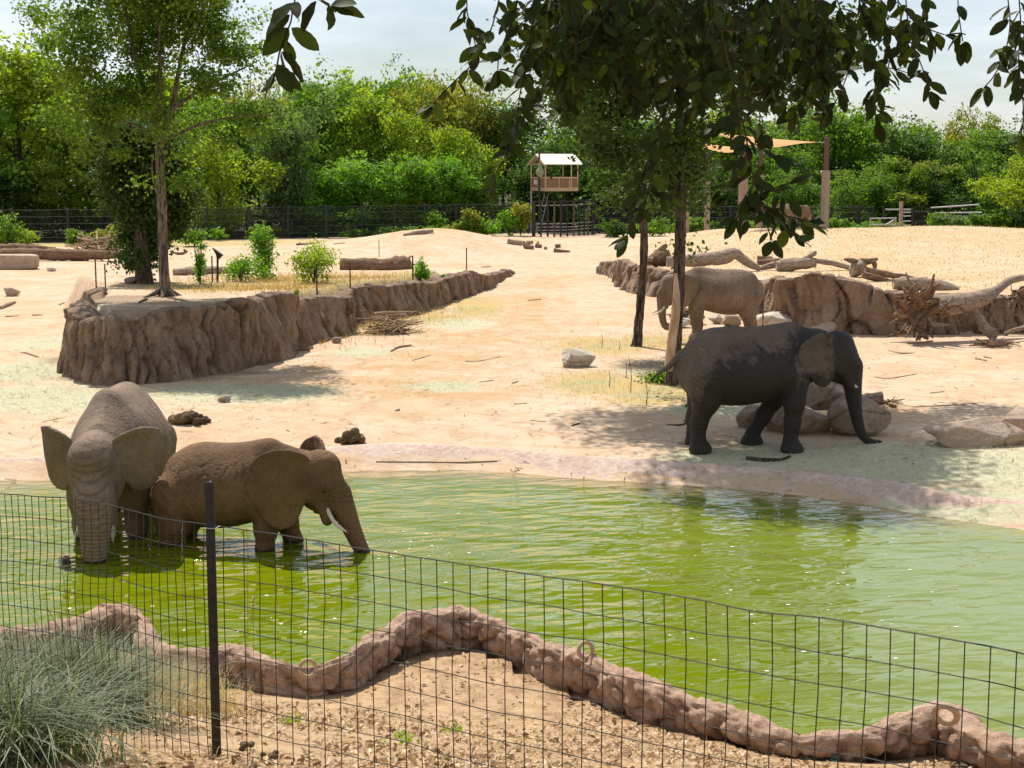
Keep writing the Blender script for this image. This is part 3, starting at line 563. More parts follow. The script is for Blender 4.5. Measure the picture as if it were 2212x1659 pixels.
def elephant(name, label, mat, loc, yaw, scale=1.0, h=.028, head_rot=(0, 0), head_off=(0, 0, 0), trunk=None, tail=None, legs=None, ear=(28, 28), ear_size=1.0, tusk=(.16, .16), mud=None, head_scale=1.0, rump=0.0, ear_up=0.0, tusk_z=0.0):
    lo, hi = (-2.2 if tail is not None and tail[-1][0] < -1.7 else -1.75, -1.35, -.02), (3.2, 1.35, 2.85); F = Field(lo, hi, h)
    # trunk of the body
    sl, (x, y, z) = F._sub((-1.5, -.9, .7), (1.9, .9, 2.7), .1)
    xs = x[:, 0, 0]; T = TORSO; top = np.interp(xs, T[:, 0], T[:, 1]); bot = np.interp(xs, T[:, 0], T[:, 2]) ; wd = np.interp(xs, T[:, 0], T[:, 3])
    top = top - rump * np.clip(-.2 - xs, 0, 2) ** 2
    k_ = np.ones(5) / 5
    sm = lambda a: np.convolve(np.pad(a, 2, mode='edge'), k_, 'valid')
    top, bot, wd = sm(top), sm(bot), sm(wd)
    neck = sstep(.95, 1.66, xs); top = top + neck * head_off[2]; bot = bot + neck * head_off[2]; yc = neck * head_off[1]
    zc, hh = (top + bot) / 2, (top - bot) / 2; e = lambda a: a[:, None, None]
    q = np.clip((z - e(zc)) / e(hh), -1.3, 1.3); we = e(wd) * (1 - .22 * q - .12 * q * q * (q > 0))
    endx = np.maximum(np.maximum(T[0, 0] - xs, xs - T[-1, 0]), 0)
    d = (np.sqrt(((y - e(yc)) / we) ** 2 + q ** 2) - 1) * np.minimum(e(wd), e(hh)) * .9 + e(endx); F._mix(sl, d, .02)
    F.cap((-.9, 0, 2.22 - rump * .49), (.9, 0, 2.45), .10, .10, .25)
    # legs: chains hip -> foot
    base = dict(fl=[(.99, .36, 1.50, .30), (.98, .38, 1.02, .205), (.95, .38, .62, .155), (.92, .38, .26, .145), (.95, .38, .07, .20)],
                fr=[(.99, -.36, 1.50, .30), (.98, -.38, 1.02, .205), (.95, -.38, .62, .155), (.92, -.38, .26, .145), (.95, -.38, .07, .20)],
                hl=[(-.88, .36, 1.55, .36), (-.82, .38, 1.06, .27), (-.95, .37, .62, .165), (-.96, .37, .27, .15), (-.92, .37, .07, .20)],
                hr=[(-.88, -.36, 1.55, .36), (-.82, -.38, 1.06, .27), (-.95, -.37, .62, .165), (-.96, -.37, .27, .15), (-.92, -.37, .07, .20)])
    base.update(legs or {})
    for c in base.values():
        c = np.array(c); F.chain(c[:4, :3], c[:4, 3], .12); F.cap(c[3, :3], c[4, :3], c[3, 3], c[4, 3], .06); F.cap(c[4, :3] + [-.03, 0, 0], c[4, :3] + [.05, 0, -.02], c[4, 3], c[4, 3] * .98, .05)
    F.f[:, :, F.lo[2] + np.arange(F.n[2]) * h < 0.0] = np.maximum(F.f[:, :, F.lo[2] + np.arange(F.n[2]) * h < 0.0], .02)
    # head
    piv = np.array([1.48, 0, 2.02]); RM = rotm('Z', R(head_rot[1])) @ rotm('Y', R(head_rot[0])); ho = np.array(head_off, float)
    hs = head_scale; H = lambda p: RM @ (np.array(p, float) - piv) * hs + piv + ho
    F.cap((1.15, 0, 1.98 + ho[2] * .2), H((1.80, 0, 1.98)), .40, .33 * hs, .16)
    F.ell(H((1.88, 0, 2.08)), (.36 * hs, .30 * hs, .37 * hs), RM, .10); F.ell(H((1.98, 0, 2.20)), (.22 * hs, .24 * hs, .20 * hs), RM, .12)
    F.ell(H((2.04, 0, 1.80)), (.24 * hs, .255 * hs, .36 * hs), RM, .10)
    F.cap(H((1.80, 0, 1.58)), H((2.02, 0, 1.42)), .17 * hs, .085 * hs, .08)
    for sg in (-1, 1):
        F.ell(H((2.06, .20 * sg, 1.93)), (.11 * hs, .075 * hs, .10 * hs), RM, .07); F.cap(H((2.02, .14 * sg, 1.66)), H((2.17, .17 * sg, 1.34)), .12 * hs, .095 * hs, .08)
        F.ell(H((1.86, .25 * sg, 1.80)), (.17 * hs, .08 * hs, .22 * hs), RM, .08)
    # trunk
    if trunk is None: trunk = [(2.19, 0, 1.72, .235), (2.225, 0, 1.42, .185), (2.27, 0, 1.06, .145), (2.33, 0, .72, .115), (2.41, 0, .43, .095), (2.50, 0, .25, .078), (2.64, 0, .155, .055), (2.86, 0, .15, .03)]
    tr = resample(np.array(trunk, float), .08); F.cap(H((2.06, 0, 1.92)), tr[0, :3], .27, tr[0, 3], .1); F.chain(tr[:, :3], tr[:, 3], .05)
    # tail
    if tail is None: tail = [(-1.24, 0, 2.02, .085), (-1.36, 0, 1.80, .06), (-1.40, 0, 1.45, .04), (-1.40, .02, 1.10, .03), (-1.39, .03, .85, .03), (-1.39, .03, .68, .022)]
    tl = resample(np.array(tail, float), .1); F.chain(tl[:, :3], tl[:, 3], .03)
    # ears: bent plates
    for sg, op in ((1, ear[0]), (-1, ear[1])):
        o = H((1.80, .25 * sg, 2.36 + (ear_up if sg > 0 else 0))); a = R(op)
        bk = RM @ np.array([-math.cos(a), sg * math.sin(a), -.06]); dn = RM @ np.array([.10, .06 * sg, -1.0]); bk /= np.linalg.norm(bk); dn -= bk * (dn @ bk); dn /= np.linalg.norm(dn); nn = np.cross(bk, dn) * sg
        if nn @ (RM @ np.array([math.sin(a), sg * math.cos(a), 0])) < 0: nn = -nn
        E = EAR * ear_size; pts = o + E[:, :1] * bk + E[:, 1:] * dn; sl, (x, y, z) = F._sub(pts.min(0) - .12, pts.max(0) + .12, .1)
        X = [x - o[0], y - o[1], z - o[2]]; U = sum(X[i] * bk[i] for i in range(3)); Vv = sum(X[i] * dn[i] for i in range(3)); W = sum(X[i] * nn[i] for i in range(3))
        # the sheet bows outwards, its rear rim rolls back to the body, folds run down it
        bow = .10 * np.sin(np.clip(U / (.9 * ear_size), 0, 1.1) * 2.6) * (1 - .5 * np.abs(Vv - .4)) - .10 * sstep(.55, .98, U / ear_size) + .018 * np.sin(U * 13 + Vv * 3) * sstep(.2, .6, U) - .05 * sstep(.7, 1.05, Vv) + .035 * sstep(.12, -.12, Vv)
        sd = poly_sd(U.ravel(), Vv.ravel(), resample(np.vstack([E, E[:1]]), .05)[:-1]).reshape(U.shape)
        pl = np.maximum(sd, np.abs(W - bow) - (.030 - .008 * sstep(0, .9, U))); pl = np.where((sd > -.03) & (np.abs(W - bow) < .05), np.maximum(pl, sd), pl)
        F._mix(sl, pl.astype(np.float32), .035)
    V, Q = F.mesh(); 
    # attributes: rings on the trunk, mud
    rg = np.zeros(len(V)); tp = tr[:, :3]; s_len = np.r_[0, np.cumsum(np.linalg.norm(np.diff(tp, axis=0), axis=1))]
    cand = V[:, 0] > 1.9; dd = np.linalg.norm(V[cand][:, None] - tp[None], axis=2); k = dd.argmin(1)
    seg = np.gradient(tp, axis=0); seg /= np.linalg.norm(seg, axis=1, keepdims=True)
    along = s_len[k] + ((V[cand] - tp[k]) * seg[k]).sum(1); on = dd.min(1) < tr[k, 3] * 1.35
    rg[np.flatnonzero(cand)[on]] = along[on] + .05
    # sagging folds of skin pressed into the flanks
    x, y, z = V.T
    wob = .012 * fbm(x * 3.0, y * 3.0, z * 1.2, 4, 77); nrm = np.stack([np.zeros(len(V)), np.sign(y), np.zeros(len(V))], 1); V = V + nrm * (wob * sstep(.3, .5, np.abs(y)))[:, None]
    md = mud(x, y, z) if mud is not None else np.zeros(len(V))
    fine = np.zeros(len(V))
    for sg in (-1, 1):
        ec = H((2.115, .25 * sg, 1.845)); fine = np.maximum(fine, .8 * np.exp(-(np.linalg.norm((V - ec) * [1, 1, 1.5], axis=1) / .075) ** 2)); mc = H((2.02, .13 * sg, 1.50)); fine = np.maximum(fine, .5 * np.exp(-(np.linalg.norm(V - mc, axis=1) / .08) ** 2))
    # creases pressed into the hide: neck, forehead, flanks, rump, legs
    fn = np.cross(V[Q[:, 2]] - V[Q[:, 0]], V[Q[:, 3]] - V[Q[:, 1]]); vn = np.zeros_like(V)
    for k4 in range(4): np.add.at(vn, Q[:, k4], fn)
    vn = unit3(vn); x, y, z = V.T; hl = (V - piv - ho) @ RM / hs + piv; nz = fbm(x * 1.7, y * 1.7, z * 1.7, 3, 401); nz2 = fbm(x * 3, y * 3, z * 3, 2, 402); ay = np.abs(y)
    val = lambda ph, wd: np.clip(1 - np.abs((ph % 1) - .5) * 2 / wd, 0, 1)
    onhead = sstep(1.7, 1.85, hl[:, 0]); cre = np.zeros(len(V))
    for w_, ph, wd, sd_ in ((sstep(.95, 1.15, x) * (1 - onhead) * (z > 1.3) * sstep(.40, .34, ay), (x + .18 * (z - 2) ** 2) / .10 + 1.0 * nz, .45, 11), (onhead * sstep(1.93, 2.03, hl[:, 0]) * sstep(1.5, 1.7, hl[:, 2]) * (np.abs(hl[:, 1]) < .26), hl[:, 2] / .085 + .8 * nz, .45, 12),
                        (sstep(.35, .5, ay) * (x < 1.1) * (z > .95), (x * .6 + z * .5) / .20 + 2.6 * nz, .22, 13), (sstep(.3, .5, ay) * (x < 1.0) * (z > .95), (x * .7 - z * .45) / .23 + 2.8 * nz2, .18, 14),
                        (sstep(-.65, -1.0, x) * (z > .8), (z + .45 * x) / .12 + 1.6 * nz, .35, 15), (sstep(1.05, .8, z) * sstep(.1, .2, z), z / .10 + 1.4 * nz, .3, 16)):
        cre = np.maximum(cre, w_ * val(ph, wd) * np.clip(.25 + 1.6 * fbm(x * 1.3, y * 1.3, z * 1.3, 2, 410 + sd_) + .25, 0, 1))
    V = V - vn * (cre * .016)[:, None]; fine = np.maximum(fine, cre * .75); V[:, 2] = np.maximum(V[:, 2], 0)
    o = thing(name, loc, label, 'elephant', 'elephants in the enclosure', yaw); o.scale = (scale,) * 3
    link('body', mesh('body', V, Q, True, dict(ring=rg, mud=md, fine=fine)), mat, o)
    for sg, tln in ((1, tusk[0]), (-1, tusk[1])):
        if tln > 0:
            a = H((2.13, .175 * sg, 1.46 + tusk_z)); dr = RM @ np.array([.60, .20 * sg, -.80]); dr /= np.linalg.norm(dr); fw = RM @ np.array([1, .05 * sg, .25])
            pts = [a, a + dr * (.10 + tln * .45) + fw * tln * .08, a + dr * (.10 + tln * .8) + fw * tln * .30, a + dr * (.10 + tln) + fw * tln * .5]
            link('tusk', mesh('tusk', *tube(pts, [.042, .038, .028, .012], 10, .04), smooth=True), MAT['ivory'], o)
        c = H((2.125, .245 * sg, 1.845)); bm = bmesh.new(); bmesh.ops.create_uvsphere(bm, u_segments=10, v_segments=8, radius=.04)
        me = bpy.data.meshes.new('eye'); bm.to_mesh(me); bm.free(); link('eye', me, MAT['eye'], o, tuple(c))
    tp2 = tl[-1, :3]; g = rng(5); hs = []
    for i in range(14):
        e2 = tp2 + np.array([g.normal(0, .02), g.normal(0, .02), -.22 - .1 * g.random()]) if tail[-1][2] < 1.3 and tail[-1][0] > -1.6 else tp2 + np.array([-.1 + g.normal(0, .02), g.normal(0, .02), -.1 - .06 * g.random()])
        hs.append(tube([tp2, (tp2 + e2) / 2 + g.normal(0, .01, 3), e2], [.006, .006, .003], 4))
    link('tail_hair', mesh('tail_hair', *cat_geo(hs)), MAT['eye'], o)
    return o
SK1 = skin_mat('skin_grey_tan', (.25, .178, .127), (.165, .118, .086)); SK2 = skin_mat('skin_brown', (.205, .118, .06), (.12, .07, .037))
SK3 = skin_mat('skin_dusty', (.28, .195, .13), (.18, .127, .086)); SK4 = skin_mat('skin_muddy', (.15, .115, .09), (.095, .073, .057))
def zbed(p): return float(zg(p[0], p[1], False))
# wading, facing the camera, head down to the water
wet = lambda lim: (lambda x, y, z: .82 * sstep(lim + .12, lim - .05, z) + .3 * sstep(lim + .5, lim, z))
p = PD(262, 1000, 25.9); zb = -.92
elephant('elephant', 'tan grey elephant wading head on with ears spread and trunk in the water', SK1, (p[0], p[1], zb), math.atan2(-.99, .06), 1.12, head_rot=(24, -4), head_off=(-.03, .02, -.16), head_scale=1.14,
    trunk=[(2.22, .05, 1.26, .28), (2.31, .06, 1.02, .235), (2.34, .06, .78, .19), (2.35, .05, .52, .165), (2.34, .03, .30, .135), (2.36, -.06, .20, .11), (2.38, -.22, .24, .085), (2.38, -.32, .36, .06), (2.38, -.34, .47, .05)],
    ear=(52, 50), ear_size=.86, tusk=(.24, .20), mud=wet(.40), tail=None)
# wading sideways behind the post
p = PD(486, 1195, 24.5)
elephant('elephant', 'smaller brown elephant wading side on with white tusks and trunk in the pond', SK2, (p[0], p[1], -1.0), R(-13), .875, head_rot=(5, -9), head_off=(0, 0, .02), head_scale=1.10,
    trunk=[(2.25, -.05, 1.68, .24), (2.38, -.06, 1.38, .195), (2.50, -.07, 1.09, .16), (2.63, -.08, .81, .135), (2.76, -.09, .565, .115), (2.84, -.09, .36, .11), (2.87, -.09, .14, .09)],
    ear=(36, 26), ear_up=.05, tusk_z=.10, rump=.30, ear_size=1.24, tusk=(.40, .42), mud=wet(.62),
    legs=dict(fl=[(.99, .36, 1.50, .30), (1.08, .38, 1.02, .205), (1.22, .38, .62, .16), (1.26, .38, .26, .145), (1.29, .38, .07, .20)], hr=[(-.88, -.36, 1.55, .38), (-.84, -.38, 1.0, .30), (-.93, -.37, .62, .21), (-.96, -.37, .27, .17), (-.92, -.37, .07, .20)]),
    tail=[(-1.20, 0, 1.72, .09), (-1.40, 0, 1.72, .07), (-1.43, 0, 1.40, .05), (-1.40, -.03, 1.1, .035), (-1.33, -.08, .88, .028), (-1.22, -.12, .74, .022)])
# muddy one on the bank
p = G(1608, 977); md4 = lambda x, y, z: np.where((np.abs(y) > .335) & (x > .95) & (x < 1.95) & (z > 1.25) & (np.abs(y) > .335 + .12 * sstep(1.3, 1.0, x)), .36 + .24 * sstep(1.85, 1.45, z) + .25 * sstep(1.6, 1.85, x), np.clip(.47 + .7 * (np.interp(x, [-1.3, -1.0, -.7, -.35, 0, .4, .75, 1.0, 1.2, 3], [.75, 1.3, 1.85, 2.05, 2.1, 2.12, 2.25, 2.5, 2.8, 3.2]) - z), .10, .9))
elephant('elephant', 'dark mud caked elephant standing in tree shade on the bank, trunk on the ground', SK4, (p[0], p[1] + .30, p[2] + .01), 0, 1.0, tusk=(0, .10), ear=(26, 20), ear_size=.93, mud=md4,
    legs=dict(fl=[(.99, .36, 1.50, .30), (.72, .38, 1.02, .205), (.47, .38, .62, .155), (.27, .38, .27, .145), (.25, .38, .07, .20)]),
    tail=[(-1.24, 0, 2.0, .10), (-1.40, -.04, 1.86, .075), (-1.58, -.06, 1.70, .05), (-1.80, -.08, 1.55, .03)])
# one behind the tree, facing left
p = G(1565, 737)
elephant('elephant', 'dusty tan elephant behind the tree with upturned white tusk and curled trunk tip', SK3, (p[0], p[1] + .3, p[2] - .01), R(180), .92, head_rot=(6, 4), head_off=(0, 0, -.05),
    trunk=[(2.17, 0, 1.66, .22), (2.20, .0, 1.36, .17), (2.20, 0, 1.05, .135), (2.17, 0, .78, .115), (2.11, 0, .56, .10), (2.02, 0, .45, .085), (1.92, 0, .46, .07), (1.90, 0, .55, .055), (1.97, 0, .59, .04)],
    tusk=(.42, .42), ear=(34, 30), ear_size=1.0)
# far one under the shade sails
p = PD(1690, 506, 119); o = elephant('elephant', 'far tan elephant half hidden behind hanging leaves near the shade posts', SK3, (p[0], p[1], zbed(p) - .02), R(-4), .9, h=.05)
# ------------------------------------------------------------------ foliage
def unit(v): return v / (np.linalg.norm(v, axis=-1, keepdims=True) + 1e-9)
def leaf_quads(c, nrm, L, W, g, bend=0.0):
    n = len(c); a = unit(np.cross(nrm, unit(g.normal(size=(n, 3))))); b = np.cross(nrm, a); L = np.broadcast_to(L, (n,))[:, None]; W = np.broadcast_to(W, (n,))[:, None]
    V = np.stack([c - a * L / 2, c + b * W / 2 + nrm * bend * L, c + a * L / 2, c - b * W / 2 + nrm * bend * L], 1).reshape(-1, 3)
    return V, np.arange(4 * n).reshape(n, 4)
def crown(seed, lobes, clumps, per, cr, leaf, pal, elong=.62, up=.5, surf=2.4, flat=.6, droop=0.0):
    """lobes (x,y,z,rx,ry,rz): leaf clumps spread through the lobes, denser near their surface"""
    g = rng(seed); lo = np.array(lobes, float); w = (lo[:, 3] * lo[:, 4] * lo[:, 5]) ** .7; k = g.choice(len(lo), clumps, p=w / w.sum())
    d = unit(g.normal(size=(clumps, 3))); rad = g.random(clumps) ** (1 / surf); rad *= 1 + .12 * g.normal(size=clumps)
    cc = lo[k, :3] + d * lo[k, 3:6] * rad[:, None]; nn = (per * (.4 + 1.2 * g.random(clumps))).astype(int); ci = np.repeat(np.arange(clumps), nn); n = len(ci)
    crs = cr * (.6 + .8 * g.random(clumps)); off = g.normal(size=(n, 3)) * crs[ci][:, None] * np.array([1, 1, flat]); off[:, 2] -= droop * np.abs(off[:, 0]) + droop * np.abs(off[:, 1])
    p = cc[ci] + off; nr = unit(g.normal(size=(n, 3)) + np.array([0, 0, up * 1.6]) + .5 * d[ci]); s = leaf * (.65 + .7 * g.random(n))
    V, F = leaf_quads(p, nr, s, s * elong, g, .08)
    pal = np.array(pal, float); t = np.clip(.5 + .28 * g.normal(size=clumps)[ci] + .2 * g.normal(size=n), 0, .999) * (len(pal) - 1); i = t.astype(int); f = (t - i)[:, None]
    col = pal[i] * (1 - f) + pal[i + 1] * f; return V, F, np.repeat(col * (.85 + .3 * g.random((n, 1))), 4, 0)
PAL = dict(yellow=[(.08, .12, .014), (.15, .19, .020), (.22, .25, .030)], mid=[(.045, .085, .014), (.075, .130, .020), (.12, .175, .028)], dark=[(.018, .038, .010), (.032, .062, .015), (.055, .092, .020)],
    grey=[(.05, .075, .042), (.085, .12, .065), (.13, .165, .095)], olive=[(.085, .095, .018), (.15, .145, .030), (.24, .19, .055)], fresh=[(.05, .11, .012), (.085, .165, .018), (.14, .23, .028)], elm=[(.04, .07, .012), (.07, .112, .018), (.12, .155, .028)])
def tree(name, label, base, stems, lobes, mat_b, pal, seed, clumps, per, cr, leaf, group=None, cat='tree', lm='leaf', **kw):
    t = thing(name, base, label, cat, group)
    put('trunk', cat_geo([tube(np.array(s)[:, :3], np.array(s)[:, 3], sg, st, rough=.15, seed=seed + i, rfreq=3.5) for i, (s, sg, st) in enumerate(stems)]), mat_b, parent=t, smooth=True)
    V, F, c = crown(seed, lobes, clumps, per, cr, leaf, pal, **kw); put('crown', (V, F), MAT[lm], parent=t, col=c); return t
def px_lobes(lst, Y, dep=.9, dy=1.0, seed=1):
    g = rng(seed); o = []
    for it in lst:
        u, v, r = it[:3]; yy = Y + (it[3] if len(it) > 3 else g.normal() * dy); p = PD(u, v, yy); rr = r * yy / FPX; o.append((p[0], p[1], p[2], rr, rr * dep, rr * .85))
    return o
def stem_px(lst, Y, y1=None): return [tuple(PD(u, v, Y + (y1 or 0) * i / max(1, len(lst) - 1))) + (r * Y / FPX,) for i, (u, v, r) in enumerate(lst)]
# tall tree on the raised bed
b = G(357, 640); Y = b[1]
st = [(stem_px([(357, 646, 20), (356, 625, 12.5), (352, 560, 10.5), (350, 450, 10), (345, 330, 9), (343, 292, 8), (328, 245, 7), (300, 150, 5), (275, 40, 3), (262, -60, 1.5)], Y), 14, .12),
      (stem_px([(345, 330, 9), (353, 280, 8), (372, 230, 6), (392, 120, 4), (420, 10, 2.5), (430, -90, 1)], Y, .8), 10, .2), (stem_px([(340, 285, 6), (345, 200, 5), (345, 60, 3), (350, -120, 1.5)], Y, -.6), 10, .2),
      (stem_px([(335, 260, 5), (270, 205, 4), (190, 160, 2.5), (120, 120, 1)], Y, -.5), 8, .2), (stem_px([(370, 235, 5), (440, 190, 3.5), (520, 150, 2), (560, 130, 1)], Y, .5), 8, .2),
      (stem_px([(345, 300, 5), (290, 270, 3), (220, 250, 2), (160, 235, 1)], Y, .8), 8, .2), (stem_px([(365, 300, 4), (430, 270, 3), (520, 250, 1.5), (590, 250, 1)], Y, -.7), 8, .2),
      (stem_px([(348, 430, 4), (337, 410, 3), (330, 380, 2), (328, 330, 1)], Y, -.3), 6, .2)]
for k in range(7):
    a = k * .9 + .3; r0 = .5 + .25 * (k % 3); q = b + np.array([math.cos(a) * r0, math.sin(a) * r0, .0]); st.append(([tuple(b + [0, 0, .28]) + (.12,), tuple((b + q) / 2 + [0, 0, .10]) + (.07,), tuple(q) + (.02,)], 6, .12))
lb = px_lobes([(215, 225, 62), (170, 115, 66), (300, 190, 60), (330, 90, 78), (250, 30, 80), (400, 20, 80), (320, -60, 120), (455, 175, 55), (470, 80, 62), (110, 70, 34), (545, 255, 36), (335, 270, 44), (250, 300, 36), (420, 280, 36), (510, 120, 34), (580, 280, 22), (150, 290, 26), (430, -70, 100), (200, -60, 90), (312, 385, 15), (395, 395, 20), (405, 330, 22),
    (95, 110, 24), (130, 180, 30), (85, 30, 28), (560, 95, 22), (600, 255, 16), (520, 235, 24), (480, 310, 20), (375, 335, 22), (185, 325, 22), (115, 250, 22), (560, 150, 20), (150, 40, 36), (620, 270, 12), (540, 45, 24)], Y, .9, 1.1, 5)
tree('shade_tree', 'tall slender tree with grey trunk growing on the walled raised bed', b, st, lb, MAT['bark'], PAL['elm'], 11, 720, 62, .25, .125, surf=2.8)
# dark narrow tree behind it
b = G(311, 613); Y = b[1]
tree('cedar_tree', 'dense dark green tree with low branches right behind the tall slender tree', b, [(stem_px([(311, 618, 24), (309, 580, 17), (306, 500, 14), (315, 400, 10), (325, 300, 5)], Y), 12, .2)],
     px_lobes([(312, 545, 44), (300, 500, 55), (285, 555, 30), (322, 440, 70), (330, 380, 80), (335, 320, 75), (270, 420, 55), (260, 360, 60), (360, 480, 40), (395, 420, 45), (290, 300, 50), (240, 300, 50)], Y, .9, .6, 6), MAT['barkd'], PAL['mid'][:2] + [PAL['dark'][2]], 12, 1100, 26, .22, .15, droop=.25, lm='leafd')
# the two trees beside the muddy elephant
b = G(1376, 748); Y = b[1]
tree('shade_tree', 'thin dark trunked tree standing on dry grass behind the white boulder', b, [(stem_px([(1374, 752, 15), (1377, 730, 11), (1384, 650, 9), (1390, 560, 8.5), (1390, 470, 8), (1380, 390, 7), (1350, 280, 4), (1330, 180, 2)], Y), 12, .12), (stem_px([(1384, 410, 5), (1410, 330, 3), (1425, 250, 1.5)], Y), 8, .2)],
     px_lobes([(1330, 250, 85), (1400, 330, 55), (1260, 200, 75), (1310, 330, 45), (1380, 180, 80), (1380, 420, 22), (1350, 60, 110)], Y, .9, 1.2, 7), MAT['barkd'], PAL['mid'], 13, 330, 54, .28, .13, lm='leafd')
b = G(1452, 832); Y = b[1]
st = [(stem_px([(1450, 838, 20), (1453, 815, 15.5), (1462, 700, 13), (1468, 560, 12.5), (1470, 450, 12), (1466, 330, 11), (1470, 200, 8), (1480, 60, 6), (1490, -200, 3)], Y), 14, .12)]
cz = [(1, 36.5, 13.0, 2.4), (3.0, 37.0, 12.6, 2.3), (4.0, 38.0, 12.0, 1.8), (2.4, 35.0, 11.6, 1.7), (-.6, 41.5, 13.0, 2.0), (2.5, 40.5, 14, 2.4)]
for (x, y, z, r_) in cz: st.append(([tuple(PD(1470, 160 - 3 * r_, Y)) + (.12,), tuple((PD(1470, 100, Y) + np.array([x, y, z])) / 2 + [0, 0, .4]) + (.07,), (x, y, z, .02)], 7, .4))
lb = px_lobes([(1250, 130, 95), (1390, 110, 130), (1540, 120, 140), (1690, 120, 115), (1240, 235, 45), (1335, 320, 60), (1470, 320, 68), (1600, 195, 62), (1450, -40, 170), (1440, 410, 38), (1800, 90, 80), (1250, 20, 90), (1180, 60, 50), (1480, 545, 13), (1305, 370, 36), (1330, 420, 36), (1425, 430, 44), (1490, 420, 38), (1295, 290, 50), (1400, 370, 55), (1480, 380, 50)], Y, .9, 1.3, 8) + [(x, y, z, r_, r_, r_ * .75) for x, y, z, r_ in cz]
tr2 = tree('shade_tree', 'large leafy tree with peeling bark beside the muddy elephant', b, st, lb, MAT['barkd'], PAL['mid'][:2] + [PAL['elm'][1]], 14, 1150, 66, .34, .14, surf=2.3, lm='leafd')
pk = stem_px([(1448, 800, 11), (1452, 760, 11.5), (1461, 690, 11), (1465, 640, 9), (1463, 590, 4)], Y); pk = [(x - .05, y - .11, z, r) for x, y, z, r in pk]
put('peeled_bark', tube(np.array(pk)[:, :3], np.array(pk)[:, 3] * .93, 12, .12, rough=.06, seed=3), MAT['strip'], parent=tr2, smooth=True, label='pale orange patch of stripped bark')

# ------------------------------------------------------------------ wood behind the fence: prototypes copied as single trees
def proto(seed, pal, kind, H=12.0, Rr=4.0):
    g = rng(seed); lobes = []
    if kind == 'round': lobes = [(0, 0, 8.2, 3.2, 3.2, 3.6)] + [(g.normal() * 2.0, g.normal() * 2.0, 3.5 + 6.5 * g.random(), 1.2 + g.random(), 1.2 + g.random(), 1.0 + .8 * g.random()) for _ in range(13)]
    elif kind == 'low': lobes = [(0, 0, 6.0, 3.3, 3.3, 5.4)] + [(g.normal() * 2.2, g.normal() * 2.2, 1.5 + 8 * g.random(), 1.3 + .8 * g.random(), 1.3, 1.1 + .6 * g.random()) for _ in range(14)]
    elif kind == 'up': lobes = [(0, 0, 6.5, 2.4, 2.4, 5.2)] + [(g.normal() * 1.5, g.normal() * 1.5, 1.5 + 9.5 * g.random(), .9, .9, 1.3) for _ in range(14)]
    elif kind == 'airy': lobes = [(g.normal() * 2.3, g.normal() * 2.3, 5 + 6 * g.random(), 1.0, 1.0, .75) for _ in range(22)]
    V, F, c = crown(seed, lobes, 620, 15, .36, .34, pal, surf=2.6, droop=.15 if kind == 'airy' else .05)
    me = mesh('crown', V, F, False, col=c); me.materials.append(MAT['leaf'])
    stm = [tube([(0, 0, -.3), (.1, 0, 2), (0, .1, 5), (0, 0, 9)], [.26, .2, .15, .05], 7, .6, rough=.1, seed=seed)] + [tube([(0, 0, 3 + i * .8), (math.cos(i * 2.4) * 1.2, math.sin(i * 2.4) * 1.2, 5 + i * .8), (math.cos(i * 2.4) * 2.4, math.sin(i * 2.4) * 2.4, 6.4 + i * .9)], [.10, .07, .03], 5) for i in range(5)]
    tm = mesh('trunk', *cat_geo(stm), smooth=True); tm.materials.append(MAT['barkd']); return me, tm
PRO = {'y1': proto(301, PAL['yellow'], 'round'), 'y2': proto(302, PAL['yellow'], 'low'), 'm1': proto(303, PAL['mid'], 'round'), 'm2': proto(304, PAL['mid'], 'low'), 'd1': proto(305, PAL['dark'], 'low'), 'd2': proto(306, PAL['dark'], 'round'),
       'g1': proto(307, PAL['grey'], 'up'), 'o1': proto(308, PAL['olive'], 'round'), 's1': proto(309, PAL['olive'][:2] + PAL['mid'][1:], 'airy'), 'f1': proto(310, PAL['fresh'], 'low'), 'f2': proto(311, PAL['fresh'], 'round')}
KIND = dict(y='yellow green leafy tree in the wood behind the dark fence', m='mid green leafy tree in the wood behind the dark fence', d='dark green dense tree in the wood behind the dark fence', g='blue grey green upright tree behind the dark fence', o='olive tree with rusty tinged crown in the wood behind the fence', s='small feathery leaved tree growing against the dark fence', f='fresh bright green bushy tree just behind the dark fence')
gt = rng(77)
ZONES = [(330, 'behind the tall slender tree'), (700, 'beyond the saplings of the raised bed'), (1075, 'beyond the sandy hump'), (1330, 'behind the lookout tower'), (1500, 'behind the thin trunked tree'), (1800, 'behind the shade posts'), (2020, 'behind the gate yard'), (9999, 'behind the long pipe fence')]
ZONE = lambda u: [z for m_, z in ZONES if u < m_][0]
KIND = dict(y='yellow green leafy tree', m='mid green leafy tree', d='dark green dense tree', g='blue grey green upright tree', o='olive tree with rusty tinged crown', s='small feathery leaved tree', f='fresh bright green bushy tree')
def wood_tree(u, tv, wD, Y, kind, label=None, base=None, name='forest_tree', group='trees of the wood behind the fence'):
    b = PD(u, 400, Y) if base is None else base; b = np.array([b[0], b[1], 0.0 if base is None else base[2]]); top = PD(u, tv, b[1])[2]; sz = (top - b[2]) / 11.6; sx = wD * b[1] / FPX / 8.2
    t = thing(name, b, label or ('distant ' if Y > 166 else 'tall ' if tv < 215 else '') + KIND[kind[0]] + ' ' + ZONE(u), 'tree', group, gt.random() * 6.28); cm, tm = PRO[kind]
    for nm, me in (('trunk', tm), ('crown', cm)):
        o = bpy.data.objects.new(nm, me); COL.objects.link(o); o.parent = t
    t.scale = (sx, sx * (.9 + .2 * gt.random()), sz); return t
